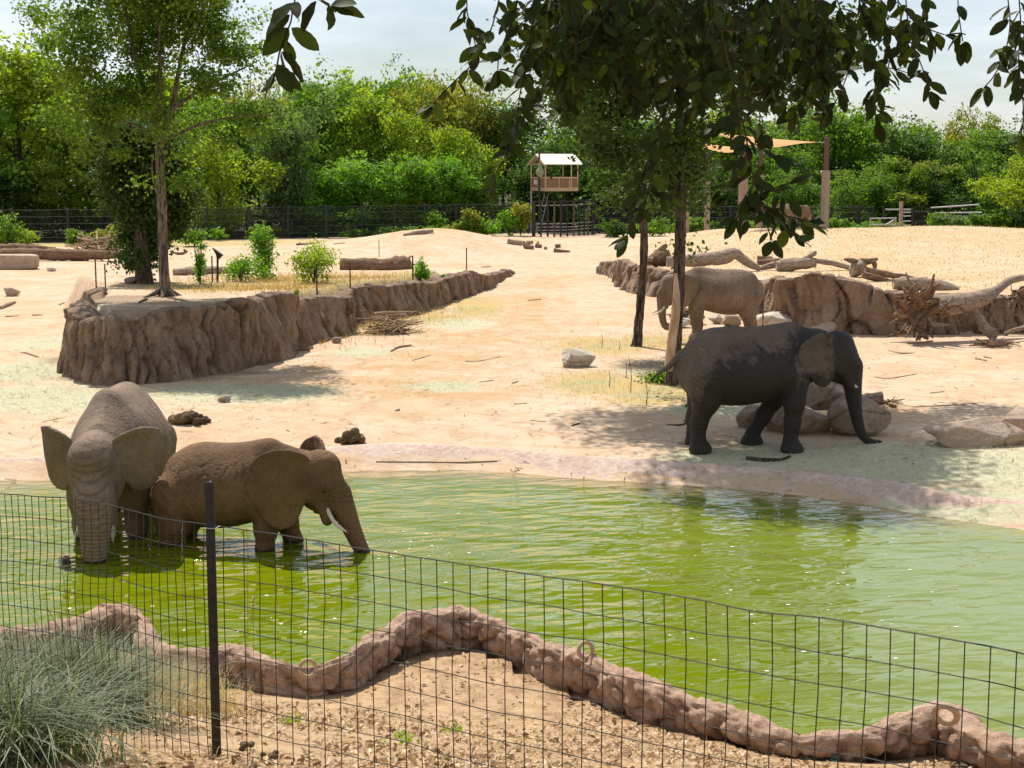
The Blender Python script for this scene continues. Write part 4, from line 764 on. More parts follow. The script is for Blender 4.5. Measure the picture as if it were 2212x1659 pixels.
for a in [(40, 85, 330, 128, 'y1'), (150, 200, 230, 126, 'y2'), (-60, 130, 260, 124, 'm2'), (270, 210, 260, 132, 'm1'), (110, 350, 150, 124, 's1'), (20, 330, 150, 122, 'd1'), (200, 300, 200, 128, 'm2'), (470, 280, 170, 126, 'y2'), (400, 250, 200, 134, 'm2'),
          (610, 196, 165, 130, 'g1'), (690, 150, 210, 150, 'm1'), (560, 175, 170, 152, 'o1'), (770, 322, 165, 133, 'f1'), (715, 345, 120, 134, 'f1'), (850, 330, 150, 133.5, 'f1'), (800, 200, 190, 146, 'y1'), (880, 215, 170, 143, 'y2'), (935, 165, 150, 152, 'o1'), (985, 250, 150, 140, 'y2'), (1015, 158, 150, 150, 'o1'), (960, 330, 150, 135, 'f2'), (1030, 330, 120, 137, 'm2'),
          (870, 140, 150, 165, 'm1'), (760, 160, 180, 160, 'y1'), (1085, 205, 150, 150, 'd2'), (1150, 300, 150, 141, 'd1'), (1230, 260, 170, 145, 'd1'), (1330, 290, 180, 141, 'm2'), (1430, 240, 200, 150, 'm1'), (1300, 200, 170, 158, 'm1'), (330, 140, 260, 140, 'y1'), (500, 190, 200, 138, 'm1'), (640, 260, 150, 134, 'm1'), (900, 330, 150, 136, 'y2'),
          (1540, 330, 150, 138, 'd1'), (1560, 225, 180, 152, 'y1'), (1660, 260, 170, 145, 'm2'), (1720, 205, 150, 156, 'g1'), (1700, 350, 140, 136, 'm2'), (1800, 215, 170, 150, 'm1'), (1830, 365, 130, 134, 'm2'), (1880, 225, 170, 148, 'm2'), (1905, 330, 130, 137, 'm2'), (1960, 265, 170, 146, 'd2'), (1955, 340, 150, 138, 's1'),
          (2030, 290, 160, 143, 'd1'), (2080, 232, 110, 158, 'o1'), (2110, 300, 150, 140, 'm2'), (2140, 262, 150, 150, 'm1'), (2200, 270, 170, 146, 'd2'), (2020, 360, 120, 137, 'd1'), (2270, 280, 160, 140, 'm2')]:
    wood_tree(*a)
wood_tree(2215, 325, 150, 121, 'y2', 'bright yellow green tree beside the pipe fence past the gate'); wood_tree(2265, 300, 200, 118, 'y1', 'bright yellow green tree beside the pipe fence past the gate')
sk = np.array([(-300, 60), (0, 100), (150, 130), (300, 160), (560, 180), (640, 165), (700, 160), (800, 170), (870, 150), (1000, 160), (1080, 215), (1200, 250), (1400, 235), (1550, 215), (1700, 210), (1800, 220), (1900, 225), (1990, 268), (2080, 255), (2140, 270), (2212, 275), (2600, 260)])
for i, u in enumerate(np.arange(-220, 2450, 92)):
    wood_tree(u + gt.normal() * 15, np.interp(u, sk[:, 0], sk[:, 1]) + 14 + 12 * gt.random(), 215, 168 + 14 * gt.random(), ['m2', 'y2', 'y1', 'm1', 'd2'][i % 5])

# low tangled growth on the floor of the wood, too dense to count
lbs = []
for u in np.arange(-150, 2400, 34):
    yb = float(np.interp(u, [0, 300, 600, 1100, 1900, 2212], [119, 122, 128, 136, 134, 128])); p = PD(u, 500, yb + 3 + 5 * gt.random()); hh = 2.2 + 2.2 * gt.random(); lbs.append((p[0], p[1], hh * .5, 1.5, 2.2, hh * .55))
V, F, c = crown(380, lbs, 2600, 13, .4, .34, PAL['dark'], surf=2.2); put('undergrowth', (V, F), MAT['leaf'], base=(0, 130, 0), label='dark tangled undergrowth on the floor of the wood', cat='undergrowth', kind='stuff', col=c)

# ------------------------------------------------------------------ shrubs
def shrub(u, v, wD, hD, pal, label, seed, leaf=.11, n=170, name='shrub', group=None, per=13, Yd=None):
    b = G(u, v) if Yd is None else np.r_[PD(u, v, Yd)[:2], 0]; 
    if Yd is not None: b[2] = float(zf(b[0], b[1]))
    k = b[1] / FPX; w, h = wD * k / 2, hD * k; g = rng(seed)
    lb = [(b[0], b[1], b[2] + h * .5, w * .7, w * .7, h * .48)] + [(b[0] + g.normal() * w * .45, b[1] + g.normal() * w * .4, b[2] + h * (.2 + .65 * g.random()), w * .35, w * .35, h * .2) for _ in range(7)]
    st = [([tuple(b + [0, 0, -.05]) + (.03,), (b[0] + g.normal() * w * .3, b[1] + g.normal() * w * .3, b[2] + h * .75, .008)], 5, None) for _ in range(6)]
    t = thing(name, b, label, 'bush', group); put('stem', cat_geo([tube(np.array(s)[:, :3], np.array(s)[:, 3], 5) for s, _, _ in st]), MAT['barkd'], parent=t)
    V, F, c = crown(seed, lb, n, per, min(.18, w * .25), leaf, pal); put('foliage', (V, F), MAT['leaf'], parent=t, col=c); return t
shrub(678, 612, 125, 90, PAL['yellow'], 'rounded bright yellow green bush on the raised bed beside a log', 401, .10, 230)
shrub(570, 606, 62, 130, PAL['fresh'], 'tall upright green sapling bush on the raised bed', 402, .10, 220)
shrub(520, 608, 85, 62, PAL['fresh'], 'low spreading green bush beside the tall sapling bush', 403, .10, 130)
shrub(432, 612, 34, 110, PAL['fresh'], 'thin leafy sapling beside the black wedge on a post', 404, .09, 70)
shrub(908, 608, 38, 50, PAL['fresh'], 'small dense green bush at the broken end of the big log', 405, .09, 110)
shrub(955, 606, 16, 14, PAL['fresh'], 'tiny green weed beside a thin post on the raised bed', 406, .07, 20)
shrub(640, 640, 18, 12, PAL['yellow'], 'tiny yellow green weed in the dry grass of the raised bed', 407, .07, 14)
shrub(470, 520, 30, 26, PAL['fresh'], 'small round bush in front of the dark fence', 408, .2, 40)
shrub(15, 532, 90, 75, PAL['mid'], 'dark leafy bush against the fence beside a log', 409, .22, 120); shrub(60, 528, 60, 30, PAL['yellow'], 'low yellow green bush in front of the fence post', 410, .2, 70)
shrub(165, 527, 50, 30, PAL['mid'], 'low green bush behind the heap of branches', 411, .2, 60)
for i, (u, w, h, kd) in enumerate([(1010, 60, 34, 'mid'), (1050, 70, 40, 'fresh'), (1100, 60, 56, 'fresh'), (1125, 45, 75, 'olive'), (880, 70, 16, 'mid'), (940, 80, 20, 'mid'), (990, 50, 26, 'olive'), (760, 90, 14, 'dark'), (650, 90, 16, 'dark'), (560, 60, 18, 'olive'), (835, 60, 18, 'dark'), (1330, 90, 34, 'dark'), (1410, 90, 40, 'mid'), (1500, 80, 36, 'mid'), (1570, 80, 30, 'dark'), (1660, 90, 30, 'mid'),
                                   (1810, 60, 34, 'mid'), (1850, 70, 28, 'fresh'), (1890, 70, 26, 'mid'), (1935, 60, 24, 'olive'), (2030, 60, 48, 'mid'), (2070, 80, 50, 'grey'), (2110, 80, 42, 'mid'), (2150, 80, 60, 'mid'), (2195, 90, 66, 'dark'), (1760, 50, 26, 'mid'), (1020, 40, 60, 'olive'), (350, 90, 40, 'olive'), (420, 70, 36, 'mid'), (250, 90, 44, 'olive')]):
    Yb = 112 if u < 500 else (128 if u < 1300 else 126 if u < 2000 else 120); shrub(u, 506, w, h, PAL[kd], dict(mid='wild green bush', fresh='bright green bush', dark='low dark green bush', olive='olive brown scrubby bush', grey='grey green bush')[kd] + ' at the fence foot ' + ZONE(u), 420 + i, .24, 90, group='bushes along the dark fence', Yd=Yb - 1.2)
# ------------------------------------------------------------------ dark boundary fence
def gz(x, y): return float(zf(x, y))
FL = np.array([(-60, 112.0), (-46, 113.5), (-36, 115), (-24, 119.5), (-14, 126), (-5, 131), (3, 132)])      # plan of the fence, left run
FR = np.array([(7.5, 133.5), (14, 133), (22, 131), (30, 128.5)])
def yline(c, u):                                    # where the line of sight of column u crosses the plan curve
    q = resample(c, .2); a = (u - 1106) / FPX; k = np.argmin(np.abs(q[:, 0] - a * q[:, 1] * 1.0)); return q[k]
def fence_run(us, c, H, label):
    pts = [yline(c, u) for u in us]; b = np.r_[pts[len(pts) // 2], 0]; t = thing('boundary_fence', b, label, 'fence')
    P3 = []
    for i, p in enumerate(pts):
        z = gz(p[0], p[1]) * .6; P3.append(np.r_[p, z])
        put('post', box((p[0], p[1], z + H / 2), (.24 if i % 2 == 0 else .17, .2, H + .1), 0, .02), MAT['blackm'], parent=t)
    for i in range(len(P3) - 1):
        a, d = P3[i], P3[i + 1]; e = np.array([0, .03, 0])
        V = np.array([a + e + [0, 0, .05], d + e + [0, 0, .05], d + e + [0, 0, H - .05], a + e + [0, 0, H - .05]]); put('netting', (V, np.array([[0, 1, 2, 3]])), MAT['fmesh'], parent=t)
        for j in range(5):
            h = .45 + j * (H - .5) / 4; m = (a + d) / 2 + [0, -.06, h - .03]; put('wire', tube([a + [0, -.12, h], m, d + [0, -.12, h]], .011, 4), MAT['wiregrey'], parent=t)
    return t
fence_run([-60, 33, 152, 270, 360, 450, 540, 625, 707, 783, 853, 919, 986, 1047, 1112, 1140], FL, 2.55, 'black post and cable fence with netting running along the wood')
fence_run([1290, 1360, 1430, 1500, 1575, 1650, 1715, 1792, 1852, 1909], FR, 2.3, 'black post and cable fence behind the shade posts')
# ------------------------------------------------------------------ cage of black posts under the tower
cb = P(1197, 509); t = thing('post_cage', (cb[0], cb[1], 0), 'curved cage of black steel posts with cables beneath the lookout tower', 'fence'); cp = []
for i, cx in enumerate([420, 537, 648, 755, 862, 970, 1072, 1162, 1240, 1310, 1378, 1415]):
    p = P(1097.2 + cx / 7.559, np.interp(i, [0, 4, 11], [512, 512, 506])); H = 2.85; cp.append(p); r = .15 if i in (0,) else .085
    put('post', tube([p + [0, 0, -.1], p + [0, 0, H]], r, 8), MAT['blackm' if i % 3 else 'steel'] if i else MAT['blackm'], parent=t)
for i in range(len(cp) - 1):
    put('top_rail', beam(cp[i] + [0, 0, 2.87], cp[i + 1] + [0, 0, 2.87], .12, .1), MAT['blackm'], parent=t)
    for h in (.25, .58, .82, 1.1, 2.6): put('cable', tube([cp[i] + [0, 0, h], (cp[i] + cp[i + 1]) / 2 + [0, 0, h - .04], cp[i + 1] + [0, 0, h]], .022, 4), MAT['galv'], parent=t)
# ------------------------------------------------------------------ lookout tower
tb = PD(1180, 500, 133.5); tb = np.array([tb[0], tb[1], 0.]); th = R(-27); t = thing('lookout_tower', tb, 'tan roofed lookout platform on steel legs in front of the dark trees', 'tower')
LL, WW = 3.15, 2.6; c_, s_2 = math.cos(th), math.sin(th)
near = PD(1097.2 + 612 / 7.559, 410, 132.2); ex = np.array([math.cos(R(27)), math.sin(R(27)), 0]); ey = np.array([-math.sin(R(27)), math.cos(R(27)), 0])
O = np.array([near[0], near[1], 0.0]); q = lambda a, b, z: O + ex * a + ey * b + np.array([0, 0, z])     # a along the long side, b along the gable
ZD, ZR, ZE, ZT = 3.62, 4.75, 5.92, 6.78
put('deck', cat_geo([beam(q(LL / 2, 0, ZD + .1), q(LL / 2, WW, ZD + .1), LL, .16)]), MAT['tan'], parent=t)
for a, b2 in ((q(0, -.03, ZD + .14), q(LL, -.03, ZD + .14)), (q(-.03, 0, ZD + .14), q(-.03, WW, ZD + .14)), (q(0, WW + .03, ZD + .14), q(LL, WW + .03, ZD + .14)), (q(LL + .03, 0, ZD + .14), q(LL + .03, WW, ZD + .14))):
    put('fascia', beam(a, b2, .05, .30), MAT['tan'], parent=t); put('rail', beam(a + [0, 0, ZR - ZD - .14], b2 + [0, 0, ZR - ZD - .14], .10, .12), MAT['tan'], parent=t)
    dd = (b2 - a); V = np.array([a + [0, 0, .15], b2 + [0, 0, .15], b2 + [0, 0, ZR - ZD - .2], a + [0, 0, ZR - ZD - .2]]); put('screen', (V, np.array([[0, 1, 2, 3]])), MAT['tmesh'], parent=t)
for a, b2, top in ((0, 0, ZE), (LL * .8, 0, ZE), (LL, .0, ZE), (0, WW, ZE), (LL, WW, ZE)):
    put('post', beam(q(a, b2, ZD), q(a, b2, top), .11, .11), MAT['tan'], parent=t)
for a, b2 in ((LL * .42, -.02), (LL * .74, -.02), (-.02, WW * .5)): put('baluster', beam(q(a, b2, ZD + .2), q(a, b2, ZR), .08, .08), MAT['tan'], parent=t)
for sg, b0 in ((0, -.28), (1, WW + .28)):
    e0, e1, r0, r1 = q(-.25, b0, ZE - .02), q(LL + .35, b0, ZE - .02), q(-.25, WW / 2, ZT), q(LL + .35, WW / 2, ZT); V = np.array([e0, e1, r1, r0]); V = np.vstack([V, V - [0, 0, .05]])
    rp = put('roof_panel', (V, np.array([[0, 1, 2, 3], [7, 6, 5, 4], [0, 4, 5, 1], [1, 5, 6, 2], [2, 6, 7, 3], [3, 7, 4, 0]])), MAT['roof'], parent=t)
    put('rafter', beam(e0 + [0, 0, -.1], r0 + [0, 0, -.1], .08, .14), MAT['tan'], parent=rp); put('rafter', beam(e1 + [0, 0, -.1], r1 + [0, 0, -.1], .08, .14), MAT['tan'], parent=rp)
for a, b2 in ((0, WW), (LL * .4, WW * .9), (LL * .75, WW * .5), (LL, WW * .9)): put('leg', tube([q(a, b2, -.1), q(a, b2, ZD + .05)], .085, 8), MAT['galv' if a == 0 else 'blackm'], parent=t)
put('ceiling', (np.array([q(0, 0, ZE - .03), q(LL, 0, ZE - .03), q(LL, WW, ZE - .03), q(0, WW, ZE - .03)]), np.array([[0, 1, 2, 3]])), MAT['tan'], parent=t)
put('spotlight', cat_geo([box(q(LL * .16, -.1, ZR + .05), (.18, .14, .26), 0, .02)]), MAT['blackm'], parent=t); put('notice', beam(q(-.07, WW * .75, ZD + .75), q(-.07, WW * .55, ZD + .75), .02, .4), MAT['roof'], parent=t)
lad = thing('ladder', (tb[0] - .2, tb[1] - .3, 0), 'thin leaning metal ladder beneath the lookout platform', 'ladder')
la, lb2 = PD(1097.2 + 545 / 7.559, 432, 133), PD(1097.2 + 600 / 7.559, 417, 133.6); la[2] = 1.0; w_ = np.array([.34, 0, 0])
for k in (0, 1): put('rail', tube([la + w_ * k - [.5, 0, 1.0], lb2 + w_ * k], .03, 5), MAT['galv'], parent=lad)
for k in range(9): f = k / 9; put('rung', tube([(la - [.5, 0, 1.0]) * (1 - f) + lb2 * f, (la - [.5, 0, 1.0]) * (1 - f) + lb2 * f + w_], .02, 5), MAT['galv'], parent=lad)
hp = PD(1097.2 + 510 / 7.559, 450, 130.8); hp[2] = 0
pol = thing('feeder_pole', hp, 'tall dark pole in front of the lookout tower holding up a hay net', 'pole'); put('pole', tube([hp + [0, 0, -.1], hp + [0, 0, 6.95]], [.10, .08], 8), MAT['blackm'], parent=pol); put('pulley', box(hp + [.02, -.05, 6.95], (.28, .18, .14), 0, .02), MAT['blackm'], parent=pol)
hn = PD(1097.2 + 523 / 7.559, 383, 130.5); hz = hn[2] - .0; F_ = Field(hn + [-.6, -.6, -.5], hn + [.6, .6, 2.0], .045); F_.cap(hn + [0, 0, .38], hn + [0, 0, .34], .33, .33, .05); F_.chain([hn + [0, 0, .45], hn + [0, 0, .9], hn + [-.03, 0, 1.5]], [.29, .13, .03], .15)
V, Q = F_.mesh(); V = V + .03 * fbm(V[:, 0] * 9, V[:, 1] * 9, V[:, 2] * 9, 3, 4)[:, None]; put('hay_net', (V, Q), MAT['net'], base=hn, smooth=True, label='bulging pale hay net hanging from the dark pole', cat='hay net')
# ------------------------------------------------------------------ shade posts and sails
def shade_post(u, vb, vt, vw, w, label, Y=None):
    b = P(u, vb, .15) if Y is None else PD(u, vb, Y); z0 = gz(b[0], b[1]); k = b[1] / FPX; top = PD(u, vt, b[1])[2]; wz = PD(u, vw, b[1])[2]; W = w * k
    t = thing('shade_post', (b[0], b[1], z0), label, 'post', 'posts of the shade sails')
    put('steel_post', box((b[0] + W * .06, b[1] + W * .05, (z0 - .2 + top) / 2), (W * .62, W * .62, top - z0 + .2), .5, .02), MAT['steel'], parent=t)
    for k2 in range(4):
        a = .5 + k2 * math.pi / 2; c = np.array([math.cos(a), math.sin(a)]) * W * .40; put('cladding_board', box((b[0] + W * .06 + c[0], b[1] + W * .05 + c[1], (z0 - .1 + wz) / 2), (W * .14, W * (.94 if k2 % 2 else .66), wz - z0 + .1), a, .01), MAT['timber'], parent=t)
    return np.array([b[0], b[1], top])
s1 = shade_post(1602, 521, 291, 368, 15.5, 'thick timber clad shade post with brown steel top on open sand'); s2 = shade_post(1640, 514, 316, 378, 11, 'timber clad shade post partly behind the hanging leaves'); s3 = shade_post(1780, 498, 296, 368, 13.5, 'timber clad shade post with brown steel top standing behind a grassy hump', 110)
s4 = shade_post(1526, 512, 330, 392, 9.5, 'slim timber clad shade post in front of the dark fence'); s5 = shade_post(1482, 519, 330, 400, 9, 'timber clad shade post half hidden behind the large leafy tree')
def sail_cloth(name, cs, label, sag=.5):
    cs = [np.array(c, float) for c in cs]; n = 22; V = []; F = []; idx = {}
    for i in range(n + 1):
        for j in range(n + 1 - i):
            a, b = i / n, j / n; c = 1 - a - b; e = 1 - 4.2 * (a * b * c) * 0; p = cs[0] * a + cs[1] * b + cs[2] * c; m = (cs[0] + cs[1] + cs[2]) / 3
            pull = .26 * (4 * (a * b * (1 - c) + b * c * (1 - a) + c * a * (1 - b))) * (1 - 27 * a * b * c * .999) ; p = p + (m - p) * pull * .55; p[2] -= sag * 27 * a * b * c * .5; idx[i, j] = len(V); V.append(p)
    for i in range(n):
        for j in range(n - i):
            F.append((idx[i, j], idx[i + 1, j], idx[i, j + 1]))
            if j < n - i - 1: F.append((idx[i + 1, j], idx[i + 1, j + 1], idx[i, j + 1]))
    t = thing(name, cs[0] - [0, 0, .1], label, 'shade sail', 'shade sails'); put('cloth', (np.array(V), np.array(F)), MAT['sail'], parent=t, smooth=True); return t
c1, c2, c3 = PD(1533, 286, 104), PD(1768, 307, 110), PD(1640, 321, 118)
sl = sail_cloth('shade_sail', [c1, c2, c3], 'larger tan triangular shade sail stretched to the right hand shade post', .7)
put('cable', tube([c2, PD(1781, 308, 110)], .03, 5), MAT['galv'], parent=sl); put('cable', tube([c3, s2 - [0, 0, .2]], .03, 5), MAT['galv'], parent=sl)
c1, c2, c3 = PD(1480, 305, 112), PD(1634, 323, 116), PD(1560, 329, 122)
sl = sail_cloth('shade_sail', [c1, c2, c3], 'lower tan shade sail mostly hidden behind the large leafy tree', .6); put('cable', tube([c1, s5 - [0, 0, .1]], .03, 5), MAT['galv'], parent=sl)
# ------------------------------------------------------------------ gate and pipe fences on the right
def GD(u, v, Y): p = PD(u, v, Y); return p
Yg = 124; gb = PD(1990, 493, Yg); t = thing('yard_gate', (gb[0], gb[1], .2), 'black barred yard gate between dark posts beyond the grassy hump', 'gate')
def post_px(u, v0, v1, r, mat, nm, par, Y=Yg): put(nm, tube([GD(u, v1 + 12, Y), GD(u, v0, Y)], r, 8), MAT[mat], parent=par)
post_px(1971, 450, 494, .14, 'blackm', 'gate_post', t); post_px(2011, 448, 494, .14, 'blackm', 'gate_post', t)
for k in range(9): u = 1976 + k * 4.0; post_px(u, 456.5, 493, .045, 'blackm', 'bar', t)
for v in (457, 478, 491): put('gate_rail', tube([GD(1972, v, Yg), GD(2010, v, Yg)], .06, 6), MAT['blackm'], parent=t)
t = thing('pipe_fence', (GD(1940, 493, Yg)[0], Yg, .2), 'galvanised pipe fence panels around a bare timber post left of the black gate'.replace('left of', 'next to'), 'fence'); post_px(1909, 449, 493, .13, 'blackm', 'post', t)
put('rail', tube([GD(1909, 452.5, Yg), GD(1971, 452.5, Yg)], .06, 6), MAT['galv'], parent=t)
for v in (459, 467, 478, 488): put('rail', tube([GD(1948, v, Yg), GD(1969, v - .5, Yg)], .05, 6), MAT['galv'], parent=t)
put('timber_post', beam(GD(1945, 500, Yg), GD(1947, 435, Yg), .24, .24), MAT['timber'], parent=t)
t = thing('metal_frame', (GD(1905, 493, 122.5)[0], 122.5, .2), 'low rectangular galvanised frame with a diagonal brace standing in weeds', 'gate')
for a, b2 in (((1879, 472), (1937, 471)), ((1880, 485), (1937, 485)), ((1880, 472), (1880, 500)), ((1935, 471), (1935, 498)), ((1915, 485), (1934, 473))): put('pipe', tube([GD(*a, 122.5), GD(*b2, 122.5)], .05, 6), MAT['galv'], parent=t)
t = thing('pipe_fence', (GD(2070, 490, 122)[0], 122, .2), 'long pipe fence sloping up into the yellow green tree past the gate', 'fence')
put('rail', tube([GD(2011, 449, Yg), GD(2115, 442, 118)], .06, 6), MAT['galv'], parent=t); put('rail', tube([GD(2013, 460, Yg), GD(2120, 459, 118)], .05, 6), MAT['galv'], parent=t); put('rail', tube([GD(2013, 470, Yg), GD(2120, 466, 118)], .05, 6), MAT['galv'], parent=t)
for u, v0 in ((2048, 458), (2100, 462), (2118, 456), (2085, 446)): post_px(u, v0, 494, .09, 'timber' if u != 2085 else 'blackm', 'post', t, 121)

# ------------------------------------------------------------------ rocks
def boulder(name, u, v, wD, hD, mat, label, seed, cuts=7, dep=.9, cat='rock', group=None, sink=.12, sub=5, rough=.075, base=None, yaw=0, boxy=0.0):
    b = G(u, v) if base is None else np.array(base, float); k = b[1] / FPX; rx, rz = wD * k / 2, hD * k / 2 / (1 - sink); bm = bmesh.new(); bmesh.ops.create_icosphere(bm, subdivisions=sub, radius=1.0)
    V = np.array([x.co[:] for x in bm.verts]); F = np.array([[x.index for x in f.verts] for f in bm.faces]); bm.free(); g = rng(seed)
    if boxy: V = np.sign(V) * np.abs(V) ** boxy; V = V / np.abs(V).max(0)
    for i in range(cuts):
        n = unit(g.normal(size=3) + np.array([0, -.2, .25])); d = .50 + .32 * g.random(); o = V @ n - d; V = V - np.clip(o, 0, None)[:, None] * n * .96
    V = V * (1 + rough * 1.8 * fbm(V[:, 0] * 2.4, V[:, 1] * 2.4, V[:, 2] * 2.4, 6, seed)[:, None]); ext = np.abs(V).max(0); V = V / ext
    dc = np.abs(V @ unit(g.normal(size=3)) - .15 + .25 * fbm(V[:, 0] * 2, V[:, 1] * 2, V[:, 2] * 2, 3, seed + 3)); cv = np.exp(-(dc / .035) ** 2) * .9; V = V * (1 - .04 * cv[:, None])
    V = V * [rx, rx * dep, rz] ; c_, s_3 = math.cos(yaw), math.sin(yaw); V = V @ np.array([[c_, s_3, 0], [-s_3, c_, 0], [0, 0, 1]]); V = V + [0, rx * dep * .5, rz * (1 - 2 * sink)] + b
    return put(name, (V, F), mat, base=b, smooth=True, label=label, cat=cat, group=group, attrs=dict(cav=cv))
boulder('boulder', 1245, 794, 86, 47, MAT['white'], 'pale white boulder lying alone on bare sand', 501, 9, .8, rough=.07)
boulder('boulder', 1725, 940, 160, 75, MAT['boulder'], 'brown wedge shaped boulder at the foot of the rock pile behind the muddy elephant', 502, 8, .7, sink=.2)
boulder('boulder', 1775, 925, 120, 78, MAT['boulder'], 'grey angular boulder resting on top of the rock pile', 503, 10, .8, base=PD(1783, 890, 33.2), sink=.0)
boulder('boulder', 1860, 942, 142, 92, MAT['boulder'], 'large rounded cracked boulder at the end of the rock pile beside the trunk', 504, 4, .85, rough=.04)
boulder('boulder', 1620, 926, 62, 58, MAT['boulder'], 'small brown boulder behind the forelegs of the muddy elephant', 505, 7, .8)
boulder('boulder', 1690, 715, 125, 52, MAT['white'], 'pale flat boulder in front of the rock wall, just behind the muddy elephant', 506, 8, .8, rough=.05); boulder('boulder', 1775, 722, 75, 32, MAT['slab'], 'half buried pale boulder at the foot of the tan rock wall', 507, 6)
for i, (u, v, w, h) in enumerate([(1505, 702, 40, 30), (1545, 700, 34, 24), (1580, 706, 44, 26), (1470, 708, 46, 26), (1618, 703, 30, 20)]): boulder('boulder', u, v, w, h, MAT['boulder' if i % 2 == 0 else 'white'], 'small pale boulder on the ground beneath the dusty elephant', 510 + i, 7, group='small boulders beneath the dusty elephant')
boulder('rock_slab', 2130, 965, 260, 62, MAT['slab'], 'broad low pale rock slab rising from the sand near the hay', 520, 6, .55, sink=.3, rough=.07); boulder('rock_slab', 2230, 940, 200, 58, MAT['slab'], 'second pale rock slab overlapping the broad low slab', 521, 6, .5, sink=.3, rough=.07)
boulder('stone_block', 22, 582, 112, 32, MAT['slab'], 'long flat topped stone block on the sand beside the fallen log', 522, 0, .45, sink=.05, rough=.03, boxy=.28)
for i, (u, v, w, h) in enumerate([(482, 870, 32, 17), (727, 742, 22, 16), (858, 888, 13, 8)]): boulder('rock', u, v, w, h, MAT['boulder' if i < 2 else 'white'], ['small grey rock on the sand in front of the raised bed', 'small brown rock against the foot of the cracked rock wall', 'small white stone lying on the bare sand'][i], 530 + i, 7, sub=3)
boulder('rock', 110, 586, 22, 9, MAT['white'], 'flat white stone beside the long stone block', 540, 6, sub=3); boulder('rock', 282, 613, 40, 16, MAT['boulder'], 'squat dark stone at the foot of the dense dark tree', 541, 6, sub=3, base=G(282, 613))
boulder('rock', 20, 640, 40, 22, MAT['slab'], 'rough earth coloured rock on the sand at the enclosure side', 542, 7, sub=3)
def dung(u, v, w, h, label, seed, n=26):
    b = G(u, v); k = b[1] / FPX; g = rng(seed); t = []; F_ = Field(b + [-w * k * .7, -w * k * .5, -.1], b + [w * k * .7, w * k * .6, h * k * 1.5], .02)
    for i in range(n):
        x = g.normal() * w * k * .22; y = g.normal() * w * k * .16 + .1; r = .05 + .05 * g.random(); zz = r * .6 + max(0, h * k * .75 * (1 - (abs(x) / (w * k * .4)) ** 1.3)) * g.random(); F_.cap(b + [x, y, zz], b + [x + .03, y, zz + .02], r, r * .9, .02)
    V, Q = F_.mesh(); put('dung_heap', (V, Q), MAT['dung'], base=b, smooth=True, label=label, cat='dung', attrs=dict(cav=np.zeros(len(V))))
dung(404, 918, 84, 24, 'spread out heap of brown dung on the sand behind the head on elephant', 551, 40); dung(758, 960, 56, 30, 'compact mound of dark dung on the pond shore', 552, 26)

# ------------------------------------------------------------------ logs and branches
def log(name, pts, label, mat='deadw', lift=True, group=None, cat='log', dY=0.0, rough=.2, Y=None, parts=None, flat=1.0):
    """pts: (u, v, radius px); lies on the ground below its first point"""
    g0 = G(pts[0][0], pts[0][1] + pts[0][2]); Y0 = (g0[1] if Y is None else Y)
    a = np.array([tuple(PD(u, v, Y0 + dY * i / max(1, len(pts) - 1))) + (r * 1.2 * Y0 / FPX,) for i, (u, v, r) in enumerate(pts)])
    mk = lambda yy: np.array([tuple(PD(u, v, yy + dY * i / max(1, len(pts) - 1))) + (r * 1.2 * yy / FPX,) for i, (u, v, r) in enumerate(pts)])
    for _ in range(160):                             # slide along the line of sight until it touches the ground
        a = mk(Y0); gap = float(np.min(a[:, 2] - a[:, 3] * .85 - zf(a[:, 0], a[:, 1])))
        if gap > .0: Y0 += .12
        elif gap < -.22: Y0 -= .12
        else: break
    b = a[len(a) // 2, :3].copy(); b[2] -= a[len(a) // 2, 3]
    ln = np.linalg.norm(a[-1, :3] - a[0, :3]); V, F = tube(a[:, :3], a[:, 3], 12, max(.06, ln / 40), rough=rough, seed=int(pts[0][0]) % 97, rfreq=3.2, flat=flat)
    if parts is None: return put(name, (V, F), MAT[mat], base=b, smooth=True, label=label, cat=cat, group=group)
    t = thing(name, b, label, cat, group); put('stem', (V, F), MAT[mat], parent=t, smooth=True)
    for nm, q, m2 in parts:
        c = np.array([tuple(PD(u, v, Y0 + dy)) + (r * Y0 / FPX,) for u, v, r, dy in q]); put(nm, tube(c[:, :3], c[:, 3], 8, .08, rough=.15, seed=len(q)), MAT[m2], parent=t, smooth=True)
    return t
log('fallen_log', [(-40, 551, 12), (60, 549, 11), (150, 551, 10), (240, 550, 8), (262, 549, 4)], 'long brown fallen log on the sand behind the stone block', 'deadd', parts=[('branch_stub', [(180, 556, 4, 0), (188, 565, 5, -.2)], 'deadd')])
log('fallen_log', [(-30, 538, 9), (60, 537, 8), (120, 540, 5)], 'thin brown log lying behind the long fallen log', 'deadd', Y=98)
log('fallen_log', [(735, 572, 11), (790, 574, 14), (840, 576, 16), (875, 574, 18), (889, 570, 15)], 'thick weathered log with a splintered end on the raised bed', 'deadd', rough=.2, parts=[('splinter', [(868, 564, 5, 0), (880, 558, 3, 0), (890, 553, 1, 0)], 'deadw'), ('splinter', [(870, 585, 5, -.2), (885, 592, 4, -.2), (893, 600, 1, -.2)], 'deadd'), ('splinter', [(875, 570, 5, -.2), (890, 572, 3, -.2), (899, 570, .8, -.2)], 'deadw')])
log('fallen_log', [(375, 588, 7), (450, 585, 7), (520, 583, 6)], 'pale sun bleached log lying behind the saplings of the raised bed', 'deadw', Y=61.5)
log('fallen_log', [(872, 509, 3.5), (905, 502, 4), (936, 498.5, 3)], 'pale log lying along the crest of the sandy hump', 'deadw', Y=103)
